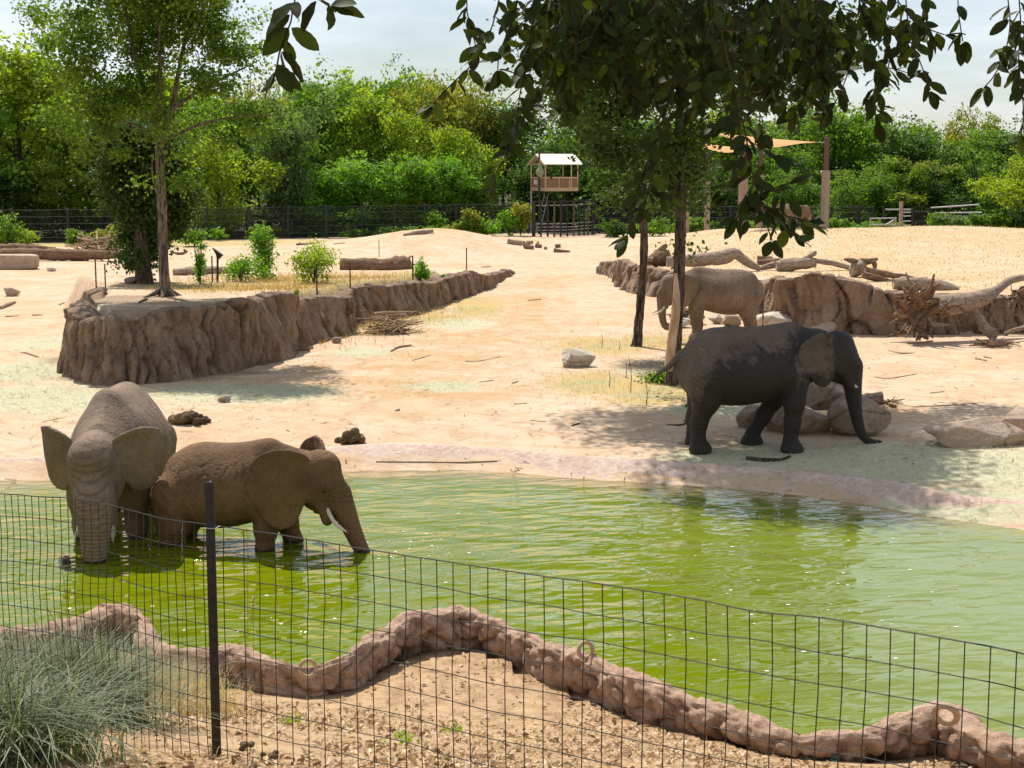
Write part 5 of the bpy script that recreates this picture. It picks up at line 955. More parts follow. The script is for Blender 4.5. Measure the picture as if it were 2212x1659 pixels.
log('branch', [(370, 545, 1.5), (390, 548, 2.5), (405, 543, 2)], 'brown branch on the sand beyond the dense dark tree', 'deadd', Y=97); log('fallen_log', [(640, 528, 2), (665, 527, 2.3), (690, 527, 2)], 'short dark log on the sand in front of the fence', 'deadd')
for i, (a, b2, c, d, r) in enumerate([(1096, 521, 1128, 528, 5), (1112, 522, 1135, 527, 4), (1130, 531, 1145, 527, 4), (1137, 524, 1152, 523, 3), (1133, 533, 1153, 536, 4.5), (1156, 530, 1170, 534, 4.5), (1175, 536, 1182, 536, 3), (1199, 532, 1211, 531, 3.5), (1196, 541, 1231, 546, 4), (1160, 528, 1164, 522, 2)]):
    log('cut_log', [(a, b2, r), ((a + c) / 2, (b2 + d) / 2, r * 1.05), (c, d, r)], 'short sawn log with reddish ends scattered beside the sandy hump', 'deadd' if i % 3 else 'deadw', group='sawn logs by the sandy hump', rough=.08)
# driftwood on the terrace
log('driftwood_log', [(1440, 566, 9), (1480, 563, 11), (1530, 560, 12), (1562, 556, 12.5), (1585, 548, 11), (1600, 556, 8.5), (1620, 570, 7), (1642, 581, 5)], 'bleached driftwood trunk with a sharp downward bend behind the dusty elephant', rough=.14, Y=65)
t = log('root_stump', [(1392, 568, 5), (1412, 562, 12), (1432, 556, 15), (1448, 550, 9)], 'hollow gnarled stump on the low rock wall beside the thin trunk', 'deadd', Y=67.5, rough=.35, parts=[('root', [(1425, 555, 9, 0), (1430, 540, 8, 0), (1440, 528, 4, 0)], 'deadd'), ('root', [(1410, 562, 7, -.3), (1395, 560, 5, -.3), (1385, 557, 2, -.3)], 'deadw'), ('root', [(1440, 560, 8, -.4), (1455, 568, 6, -.4), (1462, 575, 3, -.4)], 'deadd')])
for i, (a, b2, c, d, r) in enumerate([(1636, 553, 1668, 556, 4.5), (1636, 563, 1685, 560, 5), (1650, 558, 1696, 559, 3.5)]): log('split_log', [(a, b2 + 4, r), (c, d + 4, r * .9)], 'split grey log stacked on the terrace beside the bleached logs', 'deadd', group='split logs on the terrace', Y=70)
log('driftwood_log', [(1640, 580, 4), (1665, 574, 6), (1680, 571, 6)], 'short twisted white driftwood piece between trunk and thick log', Y=63)
log('driftwood_log', [(1676, 576, 10), (1705, 573, 12), (1735, 569, 11), (1762, 567, 9)], 'thick bleached log with an upturned branch on the terrace', Y=61, parts=[('branch_stub', [(1716, 566, 5, 0), (1740, 558, 5, 0), (1760, 547, 5, 0), (1763, 544, 3, 0)], 'deadw')])
log('driftwood_branch', [(1755, 563, 5), (1795, 568, 5), (1842, 580, 4)], 'long thin bleached branch leading to the upturned root stump', Y=63)
log('root_stump', [(1840, 596, 6), (1848, 585, 12), (1858, 575, 14), (1866, 566, 10)], 'upturned bleached root stump with flat spreading top on the terrace', Y=62, rough=.3, parts=[('root', [(1855, 570, 7, 0), (1840, 563, 6, 0), (1823, 560, 2, 0)], 'deadd'), ('root', [(1860, 566, 8, 0), (1880, 564, 6, 0), (1896, 559, 3, 0)], 'deadd'), ('root', [(1886, 564, 6, -.2), (1890, 574, 5, -.2), (1889, 582, 3, -.2)], 'deadd'), ('root', [(1850, 580, 7, -.4), (1843, 592, 5, -.4), (1838, 598, 2, -.4)], 'deadw')])
log('driftwood_log', [(1868, 582, 6), (1910, 592, 6), (1950, 598, 5.5), (1975, 603, 4)], 'upper of two brown logs running down from the root stump', 'deadd', Y=60.5); log('driftwood_log', [(1862, 592, 6), (1900, 603, 6), (1938, 613, 5)], 'lower of two brown logs running down from the root stump', 'deadd', Y=58.5)
log('driftwood_log', [(1929, 612, 9), (1965, 613, 12), (2005, 616, 13), (2040, 622, 12), (2068, 629, 9)], 'fat grey log lying on top of the tan rock wall', Y=55.5, parts=[('branch_stub', [(1990, 608, 6, 0), (1992, 600, 4, 0)], 'deadw')])
log('driftwood_branch', [(2066, 621, 2.5), (2120, 626, 2.5), (2185, 631, 2)], 'long thin brown stick beside the fat grey log', 'deadd', Y=57)
def root_ball(u, v, rad, Y, label, trunk, seed, nroots=30, lean=(-1, -.6)):
    c = PD(u, v, Y); k = Y / FPX; b = np.array([c[0], c[1], gz(c[0], c[1])]); t = thing('uprooted_tree', b, label, 'dead tree'); g = rng(seed); R_ = rad * k
    a = np.array([tuple(PD(q[0], q[1], Y + q[3])) + (q[2] * k,) for q in trunk]); put('trunk', tube(a[:, :3], a[:, 3], 14, .12, rough=.12, seed=seed, rfreq=2), MAT['deadw'], parent=t, smooth=True)
    F_ = Field(c - R_ * 1.1, c + R_ * 1.1, .04); F_.ell(c + [0, .1, 0], (R_ * .5, R_ * .25, R_ * .52), None, .05)
    for i in range(26): F_.cap(c + g.normal(size=3) * R_ * .2, c + g.normal(size=3) * [R_ * .42, R_ * .2, R_ * .42], R_ * .13, R_ * .05, .04)
    V, Q = F_.mesh(); put('root_plate', (V + .04 * fbm(V[:, 0] * 6, V[:, 1] * 6, V[:, 2] * 6, 4, seed)[:, None], Q), MAT['deadd'], parent=t, smooth=True)
    for i in range(nroots):
        an = i / nroots * 6.283 * 5.0 + g.normal() * .5; f = .6 + .5 * g.random() ** 1.3; dirv = np.array([math.cos(an), -.35 + g.normal() * .4, math.sin(an)]); tan_ = np.array([-math.sin(an), g.normal() * .5, math.cos(an)]) * g.normal() * .55
        pts = [c + dirv * R_ * .15, c + dirv * R_ * .4 * f + tan_ * .06 * R_ + g.normal(size=3) * .05 * R_, c + dirv * R_ * .65 * f + tan_ * .22 * R_ + g.normal(size=3) * .08 * R_, c + dirv * R_ * .85 * f + tan_ * .45 * R_ + g.normal(size=3) * .10 * R_, c + dirv * R_ * .98 * f + tan_ * .75 * R_ + g.normal(size=3) * .14 * R_]; rr = R_ * (.09 + .13 * g.random())
        put('root', tube(pts, [rr, rr * .9, rr * .7, rr * .5, rr * .22], 7, .09, rough=.4, seed=seed + i, rfreq=5), MAT['deadd' if i % 4 else 'deadw'], parent=t, smooth=True)
    return t
root_ball(1985, 668, 58, 49.8, 'uprooted dead tree with a tangled root ball leaning against the tan rock wall', [(1998, 660, 24, .1), (2040, 660, 25, .3), (2090, 652, 21, .7), (2130, 640, 16, 1.1), (2155, 625, 10, 1.4), (2178, 608, 9, 1.6), (2200, 601, 8, 1.8), (2240, 598, 7, 2.0)], 61, 64)
root_ball(2205, 645, 34, 50.5, 'second smaller root ball on the rock wall beyond the uprooted tree', [(2210, 640, 12, .2), (2260, 630, 12, .5), (2330, 625, 10, .9)], 62, 40)
log('sawn_log', [(2104, 668, 5), (2118, 690, 8), (2128, 708, 10), (2138, 718, 11), (2150, 724, 12)], 'pale sawn branch with a round cut end propped against the rock wall', Y=49.2, dY=-.6)
log('driftwood_branch', [(2170, 722, 4), (2195, 712, 4), (2225, 705, 4)], 'bleached branch on the sand at the foot of the rock wall', Y=49.5); log('sawn_log', [(1845, 868, 11), (1880, 862, 11), (1906, 859, 11.5)], 'cut log end showing behind the large rounded boulder', 'deadw', Y=34.5)
# ------------------------------------------------------------------ heaps of branches
def brush(u, v, wD, hD, label, seed, n, rmm=(.012, .03), Ls=(.7, 2.0), mat='straw'):
    b = G(u, v); k = b[1] / FPX; w, h = wD * k / 2, hD * k; t = thing('brush_pile', b, label, 'branches'); g = rng(seed)
    for i in range(n):
        x = np.clip(g.normal() * .4, -1, 1); hh = h * (1 - x * x) * g.random(); c = b + [x * w * .75, g.normal() * w * .28 + .3, hh + .03]; a = g.normal() * .9 + (0 if g.random() < .7 else 1.4); el = g.normal() * .22; Ln = (Ls[0] + (Ls[1] - Ls[0]) * g.random()) / 2
        d = np.array([math.cos(a) * math.cos(el), math.sin(a) * math.cos(el), math.sin(el)]) * Ln; r = rmm[0] + (rmm[1] - rmm[0]) * g.random() ** 2; p0, p1 = c - d, c + d
        for q in (p0, p1): q[2] = max(q[2], gz(q[0], q[1]) + r)
        put('stick', tube([p0, c + g.normal(size=3) * .07 * Ln, p1], [r, r * .9, r * .5], 5, Ln / 3), MAT[mat if g.random() < .8 else 'deadd'], parent=t)
brush(842, 722, 140, 42, 'heap of thin yellow sticks at the foot of the cracked rock wall', 71, 110, (.012, .032), (.6, 1.7)); brush(205, 545, 115, 30, 'heap of bleached branches behind the long fallen log', 72, 70, (.03, .08), (1.2, 3.6)); brush(2160, 752, 110, 9, 'low scatter of broken twigs below the uprooted tree', 73, 50, (.01, .03), (.4, 1.2), 'deadd'); brush(1478, 690, 40, 26, 'small heap of bleached branches behind the dusty elephant trunk', 74, 16, (.03, .07), (.6, 1.6), 'deadw')
brush(1930, 880, 50, 14, 'few broken branches on the sand behind the rounded boulder', 75, 9, (.012, .04), (.5, 1.0), 'straw')
def stick(pts, label, mat='straw', grp='sticks on the sand'):
    a = []
    for u, v, r in pts: p = G(u, v); rr = r * p[1] / FPX; a.append((p[0], p[1], p[2] + rr * .8, rr))
    a = np.array(a); L_ = np.linalg.norm(a[-1, :3] - a[0, :3]); put('stick', tube(a[:, :3], a[:, 3], 6, max(.05, L_ / 14), rough=.15, seed=int(pts[0][0]) % 91), MAT[mat], smooth=True, label=label, cat='stick', group=grp)
D1 = 'dry stick lying on the open sand'
for pts in [[(845, 760, 2), (860, 752, 2.5), (888, 748, 2.5)], [(890, 779, .8), (910, 774, .9), (930, 767, .7)], [(1005, 781, .8), (1040, 780, 1), (1082, 771, .7)], [(1035, 826, .8), (1066, 822, .9)], [(1107, 829, 1.5), (1119, 825, 1.3)], [(1110, 874, 1), (1138, 872, 1)], [(1145, 909, 1), (1180, 912, 1)], [(1140, 650, 1), (1168, 648, 1.5)], [(1920, 758, 1), (1945, 764, 1.5), (1975, 763, .8)], [(1890, 815, .8), (1920, 818, 1), (1980, 808, .7)], [(2010, 850, 1.2), (2040, 846, .8)], [(1970, 880, 1), (2060, 876, 1.2), (2110, 872, .8)], [(2108, 776, 2.5), (2130, 780, 2)], [(2126, 772, 2), (2142, 775, 1.5)], [(45, 762, 1), (60, 765, 1.8), (82, 772, 1.5)], [(90, 913, .8), (125, 905, 1)], [(12, 685, 1.5), (40, 683, 1)], [(70, 682, 1.5), (92, 681, 1)], [(0, 668, 4), (20, 660, 4), (32, 655, 3)], [(1040, 578, 1), (1060, 577, 1.4)], [(125, 660, 1), (140, 655, 1)], [(720, 528, 1), (745, 525, 1)]]: stick(pts, D1, 'straw' if len(pts) < 3 else 'deadw')
stick([(812, 999, 1.3), (900, 1000, 1.5), (985, 1000, 1.6), (1075, 997, 1.2)], 'long thin reed stick lying along the pond shore', 'straw'); stick([(1612, 993, 4.5), (1650, 997, 4.5), (1685, 996, 4), (1707, 989, 3)], 'short black branch on the shore in front of the muddy elephant', 'barkd'); stick([(1440, 917, 1), (1465, 920, 2), (1480, 916, 2), (1478, 906, 1)], 'dark twiggy branch behind the hind foot of the muddy elephant', 'barkd'); stick([(1235, 921, 1.5), (1248, 917, 2), (1252, 915, 1)], 'small dark twig on the sand near the tree shadow', 'barkd')
stick([(1898, 870, 3), (1905, 885, 4), (1912, 903, 4)], 'pale stripped branch with a dark broken end beside the rounded boulder', 'deadw'); stick([(300, 655, 2), (312, 650, 3), (320, 648, 2)], 'dark wood scrap on the raised bed near the tall tree', 'barkd')
# ------------------------------------------------------------------ thin posts on the raised bed
def rod(u, v0, v1, w, label, mat='rust'):
    b = G(u, v1); k = b[1] / FPX; top = PD(u, v0, b[1]); t = thing('steel_stake', b, label, 'stake', 'thin stakes of the raised bed'); r = max(w * k / 2, .012); put('stake', tube([b + [0, 0, -.1], [b[0], b[1], top[2]]], r, 6), MAT[mat], parent=t)
    for i in range(4): put('stud', box((b[0], b[1] - r * 1.2, b[2] + (top[2] - b[2]) * (.2 + .2 * i)), (r * 1.6, r * 1.4, r * 2.2)), MAT[mat], parent=t)
    return np.array([b[0], b[1], top[2]])
SL = 'thin rusty stake standing at the edge of the raised bed'
r1 = rod(208, 548, 622, 3.2, SL); rod(228, 570, 622, 3, SL); r3 = rod(459, 553, 610, 3, SL, 'blackm'); rod(685, 574, 644, 3.2, SL, 'blackm'); rod(757, 568, 644, 3, SL); rod(892, 552, 618, 3.2, SL, 'blackm'); rod(1008, 535, 598, 2.6, SL); rod(819, 518, 556, 1.6, SL, 'blackm')
b = G(470, 610); top = PD(470, 560, b[1]); t = thing('speaker_stake', b, 'black wedge shaped fitting on top of a black stake on the raised bed', 'fitting'); put('stake', tube([b, top], .04, 8), MAT['blackm'], parent=t)
a0 = PD(459, 535, b[1]); a1 = PD(482, 551, b[1]); a2 = PD(470, 563, b[1]); V = np.array([p + [0, dy, 0] for dy in (-.12, .12) for p in (a0, a1, a2, (a0 + a2) / 2 + [.05, 0, 0])]); put('wedge', (V, [np.array([[0, 1, 2, 3], [7, 6, 5, 4], [0, 4, 5, 1], [1, 5, 6, 2], [2, 6, 7, 3], [3, 7, 4, 0]])]), MAT['blackm'], parent=t)
# ------------------------------------------------------------------ wire mesh fence in front
FP = resample(np.array([(-2.9, 7.4), tuple(PD(0, 1066, 6.75)[:2]), tuple(PD(240, 1088, 6.28)[:2])] + [tuple(P(u, v, 4.25)[:2]) for u, v in ((460, 1114), (800, 1165), (1000, 1200), (1270, 1250), (1500, 1286), (1760, 1335), (2000, 1385), (2212, 1430))] + [(1.75, 3.75), (2.1, 3.45)]), .0254); FZ = 4.25
t = thing('wire_fence', (-.5, 5.3, 3.3), 'low black welded wire fence along the top of the near bank', 'fence'); n = len(FP); s = np.arange(n) * .0254
zt = FZ - np.interp(FP[:, 0], [-2.9, -2.25, -1.8, -1.1], [.2, .11, .05, 0]) + .03 * vnoise(s * .9, 0, 0, 81) + .02 * np.sin(s * 1.7); wob = .015 * vnoise(s * 2.0, 0, 0, 82); nr = inward(FP); rw = .0019
def fpt(i, h): w2 = .012 * vnoise(s[i] * 1.4, h * 5, 0, 83); return np.array([FP[i, 0] + nr[i, 0] * (wob[i] + w2), FP[i, 1] + nr[i, 1] * (wob[i] + w2), zt[i] - h + .006 * vnoise(s[i] * 5, h * 9, 0, 84)])
rows = np.arange(11) * .1016
for j, h in enumerate(rows): put('horizontal_wire', tube([fpt(i, h) for i in range(0, n, 2)], rw * (1.25 if j == 0 else 1), 4, cap=False), MAT['wire'], parent=t)
vi = [i for i in range(n) if (i % 3 == 0 if FP[i, 0] > -1.1 else i % 2 == 0)]
for i in vi:
    hh = np.linspace(0, rows[-1], 14); pts = [fpt(i, h) for h in hh]; 
    if len(pts) > 1: put('vertical_wire', tube(pts, rw, 4, cap=False), MAT['wire'], parent=t)
# T post
i0 = int(np.argmin(np.abs(FP[:, 0] - P(455, 1112, 4.25)[0]))); pb = np.array([FP[i0, 0], FP[i0, 1] - .03, 0]); z0 = gz(pb[0], pb[1]) ; zt0 = PD(459, 1040, pb[1])[2]
tp = thing('fence_post', (pb[0], pb[1], z0), 'black steel T section fence post at the wire fence', 'post')
put('flange', box((pb[0], pb[1] - .014, (z0 - .2 + zt0) / 2), (.036, .004, zt0 - z0 + .2)), MAT['blackm'], parent=tp); put('web', box((pb[0], pb[1] + .006, (z0 - .2 + zt0) / 2), (.005, .036, zt0 - z0 + .199)), MAT['blackm'], parent=tp)
fl_ = [o for o in tp.children if o.name.startswith('flange')][0]
for k in range(18): put('stud', box((pb[0], pb[1] - .018, zt0 - .03 - k * .055), (.010, .006, .012)), MAT['blackm'], parent=fl_)
clipz = zt[i0] - .005; put('wire_clip', tube([pb + [-.03, -.0, clipz + .0], pb + [-.018, -.022, clipz + .006], pb + [.018, -.022, clipz + .006], pb + [.034, .0, clipz + .01]], .0022, 5, .008), MAT['galv'], parent=tp)

# ------------------------------------------------------------------ rings on the pond wall
def ring(u, v, dD, wD, label, tilt, yaw, seed, part=1.0):
    Y = float(np.mean([P(u, v, 1.9)[1]])) - .08; c = PD(u, v, Y); k = Y / FPX; Rr, r = dD * k / 2, wD * k / 2; th = np.linspace(-math.pi * (part - .5), math.pi * (part + .5), 40) if part < 1 else np.linspace(0, 2 * math.pi, 41)
    MR = rotm('Z', R(yaw)) @ rotm('X', R(tilt)); pts = np.array([MR @ np.array([math.cos(a) * Rr, 0, math.sin(a) * Rr * 1.12]) for a in th]) + c
    put('concrete_ring', tube(pts, r * (1 + .08 * vnoise(np.arange(len(pts)) * .8, 0, 0, seed)), 12, cap=part < 1), MAT['ring'], base=c - [0, 0, Rr], smooth=True, label=label, cat='ring', group='rings on the pond wall')
ring(665, 1444, 36, 9, 'upright sand coloured ring half sunk in the pond wall by the fence post', 5, 10, 1); ring(1265, 1404, 32, 10, 'sand coloured inverted U loop rising above the pond wall', 0, 15, 2); ring(2043, 1543, 50, 15, 'thick tilted sand coloured ring on the raised lump of pond wall', 30, -25, 3)
# ------------------------------------------------------------------ grasses and litter on the near bank
def blades(n, base, spread, L, w, lean, pal, seed, arch=1.0, segs=6, dirs=None):
    g = rng(seed); V = []; C = []; pal = np.array(pal); b = base + np.c_[g.normal(size=(n, 2)) * spread, np.zeros(n)]; 
    b[:, 2] = zf(b[:, 0], b[:, 1]) - .01; az = g.random(n) * 6.283 if dirs is None else dirs[0] + g.normal(size=n) * dirs[1]; ln = L * (.55 + .6 * g.random(n)); d = np.stack([np.cos(az), np.sin(az), 0 * az], 1); out = lean * (.3 + 1.0 * g.random(n))
    sd = np.stack([-d[:, 1], d[:, 0], 0 * az], 1); ts = np.linspace(0, 1, segs + 1)
    for tt in ts:
        c = b + d * (ln * out * tt ** 1.6)[:, None] + np.array([0, 0, 1.0]) * (ln * (tt - arch * out * .62 * tt ** 2.4))[:, None]; ww = w * (1 - tt) ** .6 + .0005; V.append(c - sd * ww / 2); V.append(c + sd * ww / 2)
    V = np.stack(V, 1); k = g.random(n); i = (k * (len(pal) - 1)).astype(int); f = (k * (len(pal) - 1) - i)[:, None]; col = pal[i] * (1 - f) + pal[np.minimum(i + 1, len(pal) - 1)] * f; m = 2 * (segs + 1)
    F = np.concatenate([np.stack([np.arange(n) * m + 2 * j, np.arange(n) * m + 2 * j + 1, np.arange(n) * m + 2 * j + 3, np.arange(n) * m + 2 * j + 2], 1) for j in range(segs)])
    return V.reshape(-1, 3), F, np.repeat(col, m, 0)
def merge(lst):
    V, F = cat_geo([(a, [b]) for a, b, c in lst]); return (V, F), np.vstack([c for a, b, c in lst])
FG = [(.07, .095, .045), (.12, .155, .08), (.22, .26, .15), (.08, .11, .04)]; DG = [(.42, .30, .15), (.55, .42, .23), (.62, .50, .30), (.34, .24, .12)]
b1 = G(150, 1560); b2 = G(70, 1480); b3 = G(20, 1640)
t = thing('grass_clump', b1, 'large arching grey green grass clump in front of the wire fence', 'grass')
ge, c = merge([blades(1900, b1 + [.06, .05, 0], .13, .66, .0055, .95, FG, 91, 1.15), blades(900, b2, .12, .55, .005, .9, FG, 92, 1.1), blades(900, b3, .13, .55, .0055, 1.0, FG, 93, 1.15), blades(260, b1 + [.1, .1, 0], .14, .5, .004, .8, DG, 94, 1.0)]); put('blades', ge, MAT['grassb'], parent=t, col=c, kind='stuff')
# stalks with seed heads
g = rng(95)
for u0, v0, u1, v1 in [(120, 1420, 15, 1262), (150, 1430, 130, 1200), (170, 1450, 70, 1270), (200, 1440, 165, 1290), (60, 1440, 0, 1330), (230, 1480, 205, 1330)]:
    a = PD(u0, v0, b1[1] + .1); e = PD(u1, v1, b1[1] + .2); put('stalk', tube([a, (a + e) / 2 + [.01, 0, .02], e], [.0016, .0013, .0008], 4, .05), MAT['straw'], parent=t)
b4 = G(350, 1535); t = thing('grass_clump', b4, 'dry straw coloured grass clump between the green clump and fence post', 'grass')
ge, c = merge([blades(1300, b4 + [0, .3, 0], .17, .34, .004, .55, DG, 96, .8), blades(700, b4 + [-.25, .55, 0], .2, .34, .004, .5, DG, 97, .8), blades(500, b4 + [.1, -.1, 0], .12, .26, .004, .9, DG, 98, 1.0)]); put('blades', ge, MAT['grassb'], parent=t, col=c, kind='stuff')
for (u, v0, v1) in [(392, 1520, 1128), (532, 1560, 1140), (545, 1520, 1288)]:
    a = PD(u - 6, v0, b4[1] - .6); e = PD(u + 2, v1, b4[1] - .5); a[2] = gz(a[0], a[1]); h = e - a; geo = [tube([a, a + h * .5 + [.01, 0, 0], e], [.0014, .0013, .001], 4, .05)]
    for k in range(16): p = a + h * (.80 + .2 * k / 16) + g.normal(size=3) * .003; geo.append(tube([p, p + [g.normal() * .004, 0, .012]], [.0028, .001], 4))
    put('seed_stalk', cat_geo(geo), MAT['straw'], label='tall dry grass stalk with a seed head rising through the wire fence', cat='grass stalk', group='seed stalks by the fence')
def bank_pts(n, seed, dens=None):
    g = rng(seed); u = g.random(n) * 2500 - 150; x = np.zeros(n); y = 4.4 + g.random(n) ** 1.0 * 8.8; x = (u - 1106) / FPX * y; ok = y < ylip(x) - .42; x, y = x[ok], y[ok]; k = .5 + .9 * fbm(x * .8, y * .8, 0, 3, seed) ; keep = g.random(len(x)) < np.clip(k * 1.4, .12, 1); x, y = x[keep], y[keep]; return np.c_[x, y, zf(x, y)], g
p, g = bank_pts(34000, 101); n = len(p); L_ = .022 + .045 * g.random(n) ** 1.6; nm = unit(g.normal(size=(n, 3)) * .45 + np.array([0, -.1, 1.0])); V, F = leaf_quads(p + np.c_[np.zeros((n, 2)), .006 + .012 * g.random(n)], nm, L_, L_ * (.35 + .25 * g.random(n)), g, .12)
pal = np.array([(.50, .36, .22), (.40, .26, .14), (.60, .46, .31), (.24, .14, .075), (.33, .20, .10), (.55, .42, .28)]); col = pal[g.integers(0, len(pal), n)] * (.75 + .5 * g.random((n, 1)))
put('leaf_litter', (V, F), MAT['litter'], base=(0, 8, 2.5), label='dry fallen leaves strewn over the near bank', cat='leaf litter', kind='stuff', col=np.repeat(col, 4, 0))
p, g = bank_pts(5200, 102); lst = [blades(len(p), p, 0.0, .085, .0022, .8, DG, 103, .8, 3)]; ge, c = merge(lst); put('dry_grass', ge, MAT['grassb'], base=(0, 8, 2.5), label='thin dry grass growing over the near bank', cat='grass', kind='stuff', col=c)
for i, (u, v, lb) in enumerate([(620, 1565, 'low yellow green weed on the near bank beside the fence post'), (880, 1610, 'bright green leafy weed on the near bank among dry leaves'), (975, 1585, 'small pale green weed near the middle of the bank'), (540, 1460, 'tiny green seedling beside the upright ring')]):
    b = G(u, v); lo_ = [(b[0] + g.normal() * .03, b[1] + g.normal() * .03, b[2] + .03, .05, .05, .03) for _ in range(4)]; V, F, c = crown(600 + i, lo_, 12, 6, .018, .030, PAL['yellow'], up=.8); t = thing('weed', b, lb, 'weed'); put('leaves', (V, F), MAT['leaf'], parent=t, col=c); put('stem', cat_geo([tube([b, b + [.03 * k, .01, .05]], .0025, 4) for k in (-1, 0, 1)]), MAT['grassb'] if False else MAT['straw'], parent=t)
for i, (u, v) in enumerate([(532, 1622), (580, 1645)]):
    b = G(u, v); F_ = Field(b + [-.06, -.06, -.02], b + [.06, .06, .07], .006)
    for k in range(9): q = b + np.r_[g.normal(size=2) * .016, .012 + .02 * g.random()]; F_.cap(q, q + [.004, 0, 0], .013, .012, .006)
    V, Q = F_.mesh(); put('clod', (V, Q), MAT['dung'], base=b, smooth=True, label='crumbly brown clod on the near bank beside the fence post', cat='clod', group='clods by the post', attrs=dict(cav=np.zeros(len(V))))
b = G(1802, 1645); th = np.linspace(0, 2 * math.pi, 25); put('bottle_cap', tube(np.c_[b[0] + .021 * np.cos(th), b[1] + .02 * np.sin(th), b[2] + .014 + 0 * th + .006 * np.sin(th)], .0055, 6, cap=False), MAT['teal'], base=b, smooth=True, label='teal plastic bottle cap ring on the near bank', cat='bottle cap')

# ------------------------------------------------------------------ overhanging oak
ok = thing('oak_tree', (4.6, 2.6, gz(4.6, 2.6)), 'oak tree whose dark leafy twigs hang down into view from overhead', 'tree'); g = rng(201)
zb_ = gz(4.6, 2.6); trunk = tube([(4.6, 2.6, zb_ - .1), (4.55, 2.65, zb_ + 1.2), (4.4, 2.8, 7.2), (4.1, 3.0, 9.0)], [.30, .24, .2, .14], 14, .15, rough=.1, seed=3); put('trunk', trunk, MAT['barkd'], parent=ok, smooth=True)
limbs = [resample(np.array([(4.4, 2.8, 7.1), (3.0, 3.4, 7.7), (1.6, 3.9, 7.5), (.5, 4.2, 7.2), (-.3, 4.4, 7.0), (-.9, 4.6, 6.9)]), .05), resample(np.array([(4.3, 2.9, 7.6), (3.2, 4.2, 8.0), (2.0, 5.0, 7.7), (1.2, 5.4, 7.5), (.4, 5.8, 7.4)]), .05), resample(np.array([(4.4, 2.8, 7.3), (3.4, 3.6, 7.6), (2.4, 4.2, 7.5), (1.9, 4.6, 7.3)]), .05)]
for l in limbs: put('limb', tube(l, np.linspace(.09, .018, len(l)), 8, rough=.1, seed=2), MAT['barkd'], parent=ok, smooth=True)
LP = np.vstack(limbs)
def oak_leaf_mesh(seed):
    gg = rng(seed); xs = np.array([0, .12, .3, .5, .7, .88, 1.0]); hw = np.array([.02, .13, .21, .235, .20, .11, .0]) * (1 + .12 * gg.normal()); cz = -.10 * (xs - .3) ** 2 * 2 * gg.random(); V = []
    for x, w, c in zip(xs, hw, cz): V += [(x - .5, w, c + .25 * w + .02 * gg.normal()), (x - .5, 0, c), (x - .5, -w, c + .25 * w + .02 * gg.normal())]
    F = [(3 * i + a, 3 * i + 3 + a, 3 * i + 4 + a, 3 * i + 1 + a) for i in range(len(xs) - 1) for a in (0, 1)]; return np.array(V), np.array(F)
OL = [oak_leaf_mesh(k) for k in range(6)]
OC = [(.030, .048, .014), (.040, .062, .016), (.055, .078, .026), (.038, .052, .022), (.09, .13, .020), (.034, .042, .018)]
twigs, LV = [], []                                   # LV: (position, axis, normal, length, variant, colour)
def twig(pts, Y, dens=1.0, r=2.2, side=.4, top=True, y1=0.0, Ln=41):
    a = np.array([PD(u, v, Y + y1 * i / max(1, len(pts) - 1)) for i, (u, v) in enumerate(pts)]); k = Y / FPX; q = resample(a, .012)
    if top:
        j = np.argmin(np.linalg.norm(LP - a[0] - [0, 0, .1], axis=1)); up = [LP[j], (LP[j] * .5 + a[0] * .5) + [0, 0, .12]]; twigs.append((np.vstack([up, a[:1]]), np.array([.012, .007, r * k * .5 + .001])))
    twigs.append((a, np.linspace(r * k * .5, .0012, len(a)) + .0006)); sp = 17 * k / dens; acc = 0; ph = g.random() * 6
    for i in range(1, len(q)):
        acc += np.linalg.norm(q[i] - q[i - 1])
        if acc > sp:
            acc = 0; ph += 2.4 + g.normal() * .4; T = unit(q[i] - q[i - 1]); 
            for m in range(1 + (g.random() < .5)):
                ph += 1.6; d = unit(np.array([math.cos(ph), .55 * math.sin(ph), -.35 + .35 * g.normal()]) + T * (.5 + .3 * g.random())); L_ = Ln * k * (.75 + .5 * g.random()); nm = unit(np.array([g.normal() * .5, g.normal() * .6 - .5, .6 + .4 * g.normal()])); add_leaf(q[i], d, nm, L_)
            if g.random() < side * .28 and i < len(q) * .85:
                d = unit(np.array([g.normal(), g.normal() * .5, -.5])) * (40 + 50 * g.random()) * k; s_t(q[i], q[i] + d, k, dens, Ln)
    for m in range(3): d = unit(unit(q[-1] - q[-4]) + g.normal(size=3) * .5); add_leaf(q[-1], d, unit(g.normal(size=3) + [0, -.6, .4]), Ln * k * (.8 + .4 * g.random()))
def s_t(a, b, k, dens, Ln):
    m = (a + b) / 2 + [0, 0, .004]; twigs.append((np.array([a, m, b]), np.array([.0016, .0013, .0008])))
    for f in np.arange(.2, 1.01, .26 / dens): c = a + (b - a) * f; d = unit(unit(b - a) + g.normal(size=3) * .8); add_leaf(c, d, unit(g.normal(size=3) + [0, -.6, .5]), Ln * k * (.7 + .5 * g.random()))
def add_leaf(p, d, nm, L_):
    nm = unit(nm - d * (nm @ d)); LV.append((p + d * L_ * .56, d, nm, L_, int(g.integers(0, 6)), OC[int(g.choice(6, p=[.26, .24, .18, .2, .045, .075]))]))
twig([(645, -25), (630, 25), (627, 55), (612, 90), (600, 125), (597, 150)], 3.0, 1.0, 2.0, .0, Ln=78); twig([(660, -20), (690, 2), (712, 10)], 3.0, .8, 1.5, 0, Ln=66)
twig([(1085, -30), (1062, 60), (1040, 110), (1010, 150), (985, 172), (958, 200), (935, 225)], 3.9, .62, 2.4, .1); twig([(1010, -30), (1008, 20), (1020, 70), (1030, 110)], 4.0, .9, 1.8, .3)
